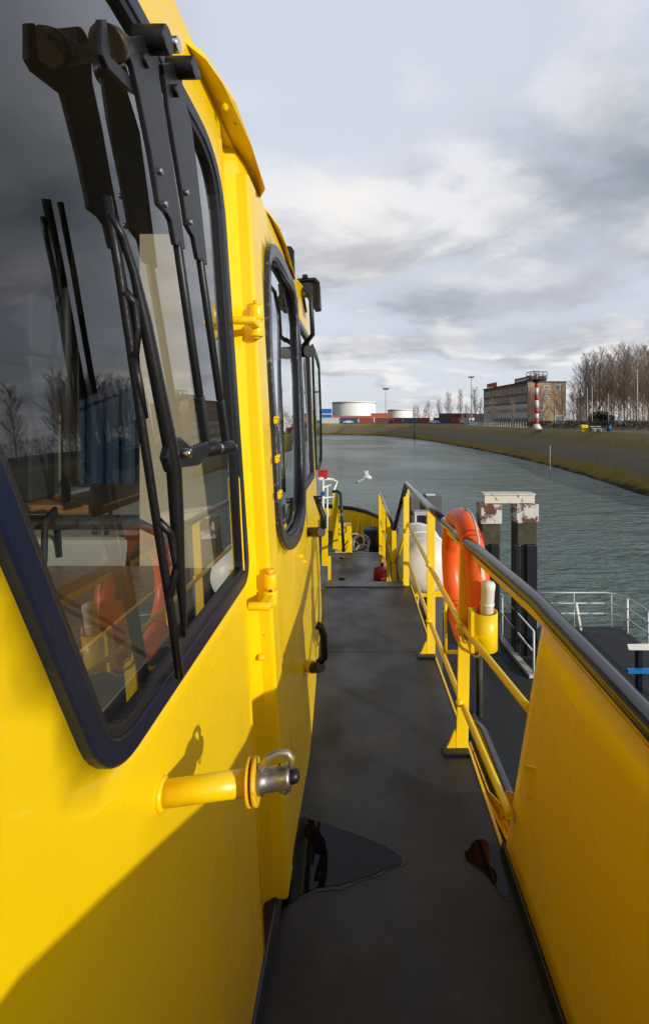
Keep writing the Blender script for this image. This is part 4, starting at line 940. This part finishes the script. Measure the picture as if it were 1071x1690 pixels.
# ------------------------------------------------------------------ brick building
c0 = Vector((60.0,170.0,zt_)); c1 = Vector((55.6,214,zt_)); gd = Vector((14.3,1.2,0)); HB = 15.2
c2 = c0+gd; c3 = c1+gd
bd = tag(empty('office_building', c0), 'brown brick four-storey office building with a flat roof', 'building')
Z = lambda p, z: Vector((p.x, p.y, zt_+z))
build('wall', MB().prism([Z(c0,0),Z(c2,0),Z(c3,0),Z(c1,0)], (0,0,HB)), m_brick, bd)
build('roof', MB().prism([Z(c0,HB)+Vector((-.3,-.3,.003)),Z(c2,HB)+Vector((.3,-.3,.003)),Z(c3,HB)+Vector((.3,.3,.003)),Z(c1,HB)+Vector((-.3,.3,.003))], (0,0,.35)), m_roofd, bd)
dl_ = (c1-c0).normalized(); dg = gd.normalized(); nL = Vector((-dl_.y, dl_.x, 0)); nG = Vector((dg.y, -dg.x, 0))
if nL.x > 0: nL = -nL
def facade_box(o0, d, n_, s0, s1, z0, z1, t, mt, nm, par, depth0=.0):
    a = o0+d*s0+n_*depth0; b_ = o0+d*s1+n_*depth0
    return build(nm, MB().prism([Z(a,z0),Z(b_,z0),Z(b_,z1),Z(a,z1)], n_*t), mt, par)
def win(o0, d, n_, s0, s1, z0, z1, mull=1):
    f_ = MB(); a, b_ = s0, s1; fw = .12
    for (p, q_, r_, s_) in ((a,b_,z0,z0+fw),(a,b_,z1-fw,z1),(a,a+fw,z0+fw,z1-fw),(b_-fw,b_,z0+fw,z1-fw))+tuple((lerp(a,b_,k/(mull+1))-.05, lerp(a,b_,k/(mull+1))+.05, z0+fw, z1-fw) for k in range(1, mull+1)):
        A = o0+d*p+n_*.01; B_ = o0+d*q_+n_*.01; f_.prism([Z(A,r_),Z(B_,r_),Z(B_,s_),Z(A,s_)], n_*.1)
    o = build('window', f_, m_wframe, bd, weld=False)
    facade_box(o0, d, n_, a+fw*.5, b_-fw*.5, z0+fw*.5, z1-fw*.5, .05, m_pane, 'pane', o, .01)
for r_, (z0, z1) in enumerate(((11.6,13.8),(8.3,10.3))):
    for k in range(10): win(c0, dl_, nL, 1.0+k*4.3, 1.0+k*4.3+3.3, z0, z1, 2)
for z0, z1 in ((5.9,7.4),(2.4,4.4)): build('spandrel', MB().prism([Z(c0+dl_*.3,z0),Z(c1,z0),Z(c1,z1),Z(c0+dl_*.3,z1)], nL*.08), m_wframe, bd)
for z0, z1 in ((4.45,5.85),(.6,2.35)):
    for k in range(10): win(c0, dl_, nL, .6+k*4.35, .6+k*4.35+4.1, z0, z1, 3)
gpx = lambda px: (px-870)/65*14.3
gz = lambda py: (697.3-py)/67.0*HB
for x0, x1, y0, y1 in ((897,907,636.4,641),(916.5,925,634,643),(897,905.5,652.8,656.5),(889,897,666.5,675.5),(889,897,685.5,693.3),(917,932,683.5,694.5)):
    win(c0, dg, nG, gpx(x0), gpx(x1), gz(y1), gz(y0), 0)
facade_box(c0, dg, nG, gpx(915.5), gpx(916.3), gz(694), gz(667), .2, m_conc, 'downpipe', bd, .01); facade_box(c0, dg, nG, gpx(909), gpx(916.3), gz(667), gz(666), .2, m_conc, 'downpipe', bd, .01)
hut = build('rooftop_hut', MB().prism([Z(c0+dl_*4+dg*3,HB+.35),Z(c0+dl_*18+dg*3,HB+.35),Z(c0+dl_*18+dg*9,HB+.35),Z(c0+dl_*4+dg*9,HB+.35)], (0,0,2.3)), m_roofd, bd)
build('hut_window', MB().prism([Z(c0+dl_*5+dg*2.9,HB+1.1),Z(c0+dl_*17+dg*2.9,HB+1.1),Z(c0+dl_*17+dg*2.9,HB+2.1),Z(c0+dl_*5+dg*2.9,HB+2.1)], dg*-.05), m_wframe, hut)
sg = build('roof_sign', MB().prism([P(803,634,200),P(819,630.5,190),P(819,638,190),P(803,640,200)], (.3,.3,0)), M('orange_sign', (.55,.10,.02), .5), bd)
build('sign_leg', MB().cyl(P(806,640,199), P(806,646,199), .15, 6).cyl(P(816,638,192), P(816,645,192), .15, 6), m_roofd, sg)

# red-white tower
q = gpt(885,83); tw = tag(empty('signal_tower', q), 'red and white banded signal tower topped by a railed platform', 'tower')
ysb = [708,699.5,691,682.5,673,660.5,651,640,632]; s8 = 83/F
for k in range(8):
    z0 = H-(ysb[k]-VY)*s8; z1 = H-(ysb[k+1]-VY)*s8
    r0 = .40-.012*k; r1 = .40-.012*(k+1)
    if k == 0: r0, z0 = .95, zt_
    build('band', MB().tube([(q.x,q.y,z0),(q.x,q.y,z1)], [r0, .40 if k == 0 else r1], 16, smooth=True), m_toww if k % 2 == 0 else m_towr, tw)
zt2 = H-(627-VY)*s8
build('gallery_brackets', MB().tube([(q.x,q.y,H-(632-VY)*s8),(q.x,q.y,zt2)], [.34,.9], 12), m_lamp, tw)
build('gallery_floor', MB().box(q.x-1.45,q.x+1.45,83-1.2,83+1.2,zt2,zt2+.12), m_lamp, tw)
mb = MB()
for zz_ in (.75,1.35): mb.tube([(q.x-1.42,81.85,zt2+zz_),(q.x+1.42,81.85,zt2+zz_),(q.x+1.42,84.15,zt2+zz_),(q.x-1.42,84.15,zt2+zz_),(q.x-1.42,81.85,zt2+zz_)], .05, 5)
for k in range(5): 
    for yy in (81.85,84.15): mb.cyl((q.x-1.42+.71*k,yy,zt2+.1),(q.x-1.42+.71*k,yy,zt2+1.35),.045,5)
build('gallery_railing', mb, m_lamp, tw, weld=False)
build('beacon', MB().cyl((q.x,83,zt2+.1),(q.x,83,zt2+1.5),.22,8).box(q.x-.55,q.x+.4,82.8,83.2,zt2+1.1,zt2+1.6), m_conc, tw)

# masts, flag poles
def mast(px, Y, ytop, r_, label, group, head=0, name='light_mast'):
    b_ = gpt(px, Y); t_ = P(px, ytop, Y); e_ = tag(empty(name, b_), label, 'mast' if head else 'pole', group)
    build('pole', MB().tube([b_, t_], [r_, r_*.7], 6), m_conc if head else m_white, e_)
    if head: build('floodlight_head', MB().box(t_.x-head, t_.x+head, Y-.5, Y+.5, t_.z-.5*head, t_.z).box(t_.x-head*1.3,t_.x+head*1.3,Y-.6,Y+.6,t_.z,t_.z+.2), m_grey, e_)
mast(636.5,300,641,.38,'slim floodlight mast rising behind the orange container','light masts on the quay',1.8)
mast(777.5,230,622,.28,'tallest floodlight mast, among bare trees left of the brick building','light masts on the quay',1.1)
mast(522,320,646,.35,'floodlight mast seen past the wheelhouse corner','light masts on the quay',1.8)
for px, Y, yt, lab in ((968.5,112,640,'white flagpole left of the close pair of poles'),(976.5,112,638,'white flagpole, right one of the close pair'),(1003.5,112,650,'short white flagpole in the middle of the grove'),(942.5,114,672,'shortest white pole next to the brick building'),(1041,108,676,'low white pole under the dense poplars'),(1051,104,610,'tall white pole at the far right of the grove')):
    mast(px, Y, yt, .09, lab, 'white poles in front of the grove', 0, 'flagpole')

# ------------------------------------------------------------------ tanks, containers, sheds
def tank(px0, px1, Y, ytop, label):
    x0 = (px0-VX)*Y/F; x1 = (px1-VX)*Y/F; r_ = (x1-x0)/2; c_ = Vector(((x0+x1)/2, Y+r_, zt_)); zt3 = P(0,ytop,Y).z
    e_ = tag(empty('storage_tank', c_), label, 'storage tank', 'white storage tanks behind the quay')
    build('shell', MB().lathe(c_, (0,0,1), [(r_,0),(r_,zt3-zt_)], 64), m_tank, e_)
    build('roof', MB().lathe((c_.x,c_.y,zt3), (0,0,1), [(r_*.995,.0),(r_*.6,r_*.03),(0,r_*.05)], 64), m_tank, e_)
    build('wind_girder', MB().lathe((c_.x,c_.y,zt3-.9), (0,0,1), [(r_,0),(r_+.6,0),(r_+.6,.3),(r_,.3)], 64), m_grey, e_)
tank(546,621,330,662.5,'large white cylindrical storage tank left of the light mast')
tank(641,683,380,675.5,'flat white storage tank behind the red containers')
tank(961,1001,230,655,'white tank showing between the poplar trunks')
tank(505,519,360,676,'small white tank seen through the wheelhouse corner')
def container(px0, px1, Y, col, label, lvl=0, hh=2.6, name='shipping_container', cat='container'):
    x0 = (px0-VX)*Y/F; x1 = (px1-VX)*Y/F; z0 = zt_+lvl*2.65; e_ = tag(empty(name, ((x0+x1)/2, Y, z0)), label, cat, 'containers and sheds on the quay')
    mt = M('container_paint', col, .55, var=.15, vscale=.3)
    mb = MB(); n = max(6, int((x1-x0)/.55)); pts = []
    for k in range(n+1):
        x = lerp(x0+.1, x1-.1, k/n); dd = .06 if k % 2 else 0
        pts.append((x, Y+.05+dd))
    vs = [(x, y, z0+.15) for x, y in pts]+[(x, y, z0+hh-.15) for x, y in pts]; m_ = len(pts)
    mb.add(vs, [(k, k+1, k+1+m_, k+m_) for k in range(m_-1)])
    mb.box(x0+.1,x1-.1,Y+.15,Y+2.4,z0+.05,z0+hh-.06)
    build('body', mb, mt, e_, weld=False)
    build('frame', MB().box(x0,x0+.12,Y-.02,Y+2.44,z0,z0+hh).box(x1-.12,x1,Y-.02,Y+2.44,z0,z0+hh).box(x0+.122,x1-.122,Y-.02,Y+.1,z0+hh-.16,z0+hh-.001).box(x0+.122,x1-.122,Y-.02,Y+.1,z0+.001,z0+.16), mt, e_, weld=False)
RED, BLU, WHT, ORG, DRD = (.24,.05,.035), (.03,.06,.16), (.55,.54,.50), (.42,.10,.03), (.13,.045,.035)
Yc = 215
for a in ((531,560,Yc,WHT,'white shed at the left end of the container row'),(561,591,Yc,BLU,'blue container behind the parked white car',),(592,617,Yc,RED,'red container right of the blue one'),(618,648,Yc,DRD,'dull red container below the orange one'),(649,664,Yc,RED,'bright red container in the middle of the row'),(665,689,Yc,(.09,.11,.16),'grey-blue container behind the channel marker'),(690,709,Yc,RED,'red container under the first quay trees'),(716,741,Yc,(.05,.07,.14),'slate blue container right of the small white car'),(742,757,Yc,(.30,.07,.04),'short red container right of the slate blue one'),(759,774,Yc,WHT,'pale grey container at the foot of the tallest mast')):
    container(*a)
container(612,645,Yc,ORG,'orange container stacked on the dull red one',1,2.0); container(725,784,232,DRD,'long dark red shed roof behind the quay trees',1,2.2)
container(531,547,320,(.0,.13,.42),'upper blue box stack at the left of the big tank',2.2,3.3); container(531,547,321,(.0,.13,.42),'lower blue box stack at the left of the big tank',.8,3.2)
container(548,612,225,(.45,.14,.09),'low reddish wall along the foot of the big tank',.75,1.6,'tank_wall','wall')
container(785,800,224,(.40,.40,.38),'low grey shed left of the brick building',0,4.5)
# parked cars
def car_proto():
    e_ = empty('parked_car', (0,0,0)); Lc = 4.3
    prof = [(-2.15,.35),(-2.15,.75),(-2.0,.9),(-1.5,.95),(-.9,1.42),(.7,1.45),(1.35,1.0),(2.0,.85),(2.15,.6),(2.15,.35)]
    build('body', MB().prism([(x,-.85,z) for x, z in prof], (0,1.7,0)), m_white, e_, bevel=.05)
    build('side_window', MB().prism([(-1.3,-.86,.98),(-.85,-.86,1.34),(.62,-.86,1.36),(1.1,-.86,1.0)], (0,-.02,0)), m_pane, e_)
    for x in (-1.35,1.35): build('wheel', MB().cyl((x,-.88,.32),(x,-.66,.32),.32,16).cyl((x,.66,.32),(x,.88,.32),.32,16), m_black, e_, weld=False)
    return e_
c_ = car_proto(); c_.location = gpt(575,208); tag(c_, 'white car parked in front of the blue container', 'car', 'cars parked on the quay')
for px, Y, rz, lab in ((716,206,.2,'white car parked between red and slate blue containers'),(768,200,.1,'white car parked at the foot of the tallest mast'),(1024,128,1.2,'white car parked under the poplar grove')):
    d = copy_tree(c_); d.location = gpt(px, Y); d.rotation_euler = (0,0,rz); tag(d, lab, 'car', 'cars parked on the quay')
# fence on the dike crest
fn = tag(empty('quay_fence', gpt(800,130)), 'low pale post fence along the quay left of the signal tower', 'fence')
a = gpt(765,150); b_ = gpt(868,96)
for k in range(34):
    p = a.lerp(b_, k/33); build('fence_post', MB().box(p.x-.09,p.x+.09,p.y-.05,p.y+.05,p.z,p.z+1.05), m_conc, fn)
for zz_ in (.45,.9): build('fence_rail', MB().bar(a+Vector((0,.08,zz_)), b_+Vector((0,.08,zz_)), .05, .09, (0,0,1)), m_grey, fn)
# hedge
hd = MB(); rh = random.Random(9)
ha, hb_ = gpt(868,92), gpt(1200,62)
for k in range(9000):
    t = rh.random(); p = ha.lerp(hb_, t)+Vector((rh.uniform(-.6,.6), rh.uniform(-.6,.6), rh.random()**.7*(1.45+.25*noise.noise(Vector((t*40,0,0))))))
    s_ = rh.uniform(.06,.16); u_ = Vector((rh.uniform(-1,1), rh.uniform(-1,1), rh.uniform(-.3,1))).normalized(); v2 = u_.orthogonal().normalized()
    hd.add([p-u_*s_, p+v2*s_*.5, p+u_*s_, p-v2*s_*.5], [(0,1,2,3)])
tag(build('hedge', hd, m_hedge, weld=False), 'long brown winter hedge running right from the signal tower', 'hedge')
# evergreen bush in the grove
bs = MB(); bc = gpt(992,118)
for k in range(2500):
    d = Vector((rh.gauss(0,1), rh.gauss(0,1), rh.gauss(0,1))).normalized()*rh.random()**.4; p = bc+Vector((d.x*3.4, d.y*2.2, 1.9+d.z*2.0)); s_ = rh.uniform(.12,.28); u_ = Vector((rh.uniform(-1,1), rh.uniform(-1,1), rh.uniform(-1,1))).normalized(); v2 = u_.orthogonal()
    bs.add([p-u_*s_, p+v2*s_*.6, p+u_*s_, p-v2*s_*.6], [(0,1,2,3)])
tag(build('evergreen_bush', bs, m_green, weld=False), 'dark green bush below the bare poplars behind the flagpoles', 'bush')
# crest furniture: yellow grit box, bench, blue bin
q = gpt(965,66); gb = tag(empty('grit_box', q), 'yellow grit box on the crest of the right bank', 'grit box')
build('body', MB().box(q.x-.42,q.x+.42,66,66.6,q.z,q.z+.72), m_yel, gb, bevel=.03); build('lid', MB().prism([(q.x-.46,65.95,q.z+.725),(q.x-.46,66.65,q.z+.725),(q.x-.46,66.65,q.z+.88),(q.x-.46,66.3,q.z+.92)], (.92,0,0)), m_yel, gb)
q = gpt(981,65); be = tag(empty('picnic_table', q), 'grey picnic table right of the yellow grit box', 'table')
build('tabletop', MB().box(q.x-.75,q.x+.75,64.7,65.4,q.z+.66,q.z+.74), m_conc, be)
for s_ in (-1, 1): build('leg', MB().box(q.x+s_*.5-.06,q.x+s_*.5+.06,64.8,65.3,q.z,q.z+.66), m_grey, be)
for yy in (64.2,65.7): build('bench', MB().box(q.x-.75,q.x+.75,yy,yy+.25,q.z+.38,q.z+.44).box(q.x-.5,q.x-.42,yy,yy+.25,q.z,q.z+.38).box(q.x+.42,q.x+.5,yy,yy+.25,q.z,q.z+.38), m_conc, be)
q = gpt(1004,66); bb = tag(empty('litter_bin', q), 'dark blue litter bin right of the picnic table', 'litter bin')
build('body', MB().lathe((q.x,66,q.z), (0,0,1), [(0,0),(.28,0),(.32,.9),(.0,.9)], 14), m_blue, bb); build('lid', MB().lathe((q.x,66,q.z+.905), (0,0,1), [(0,0),(.34,0),(.3,.12),(0,.18)], 14), m_navy, bb)
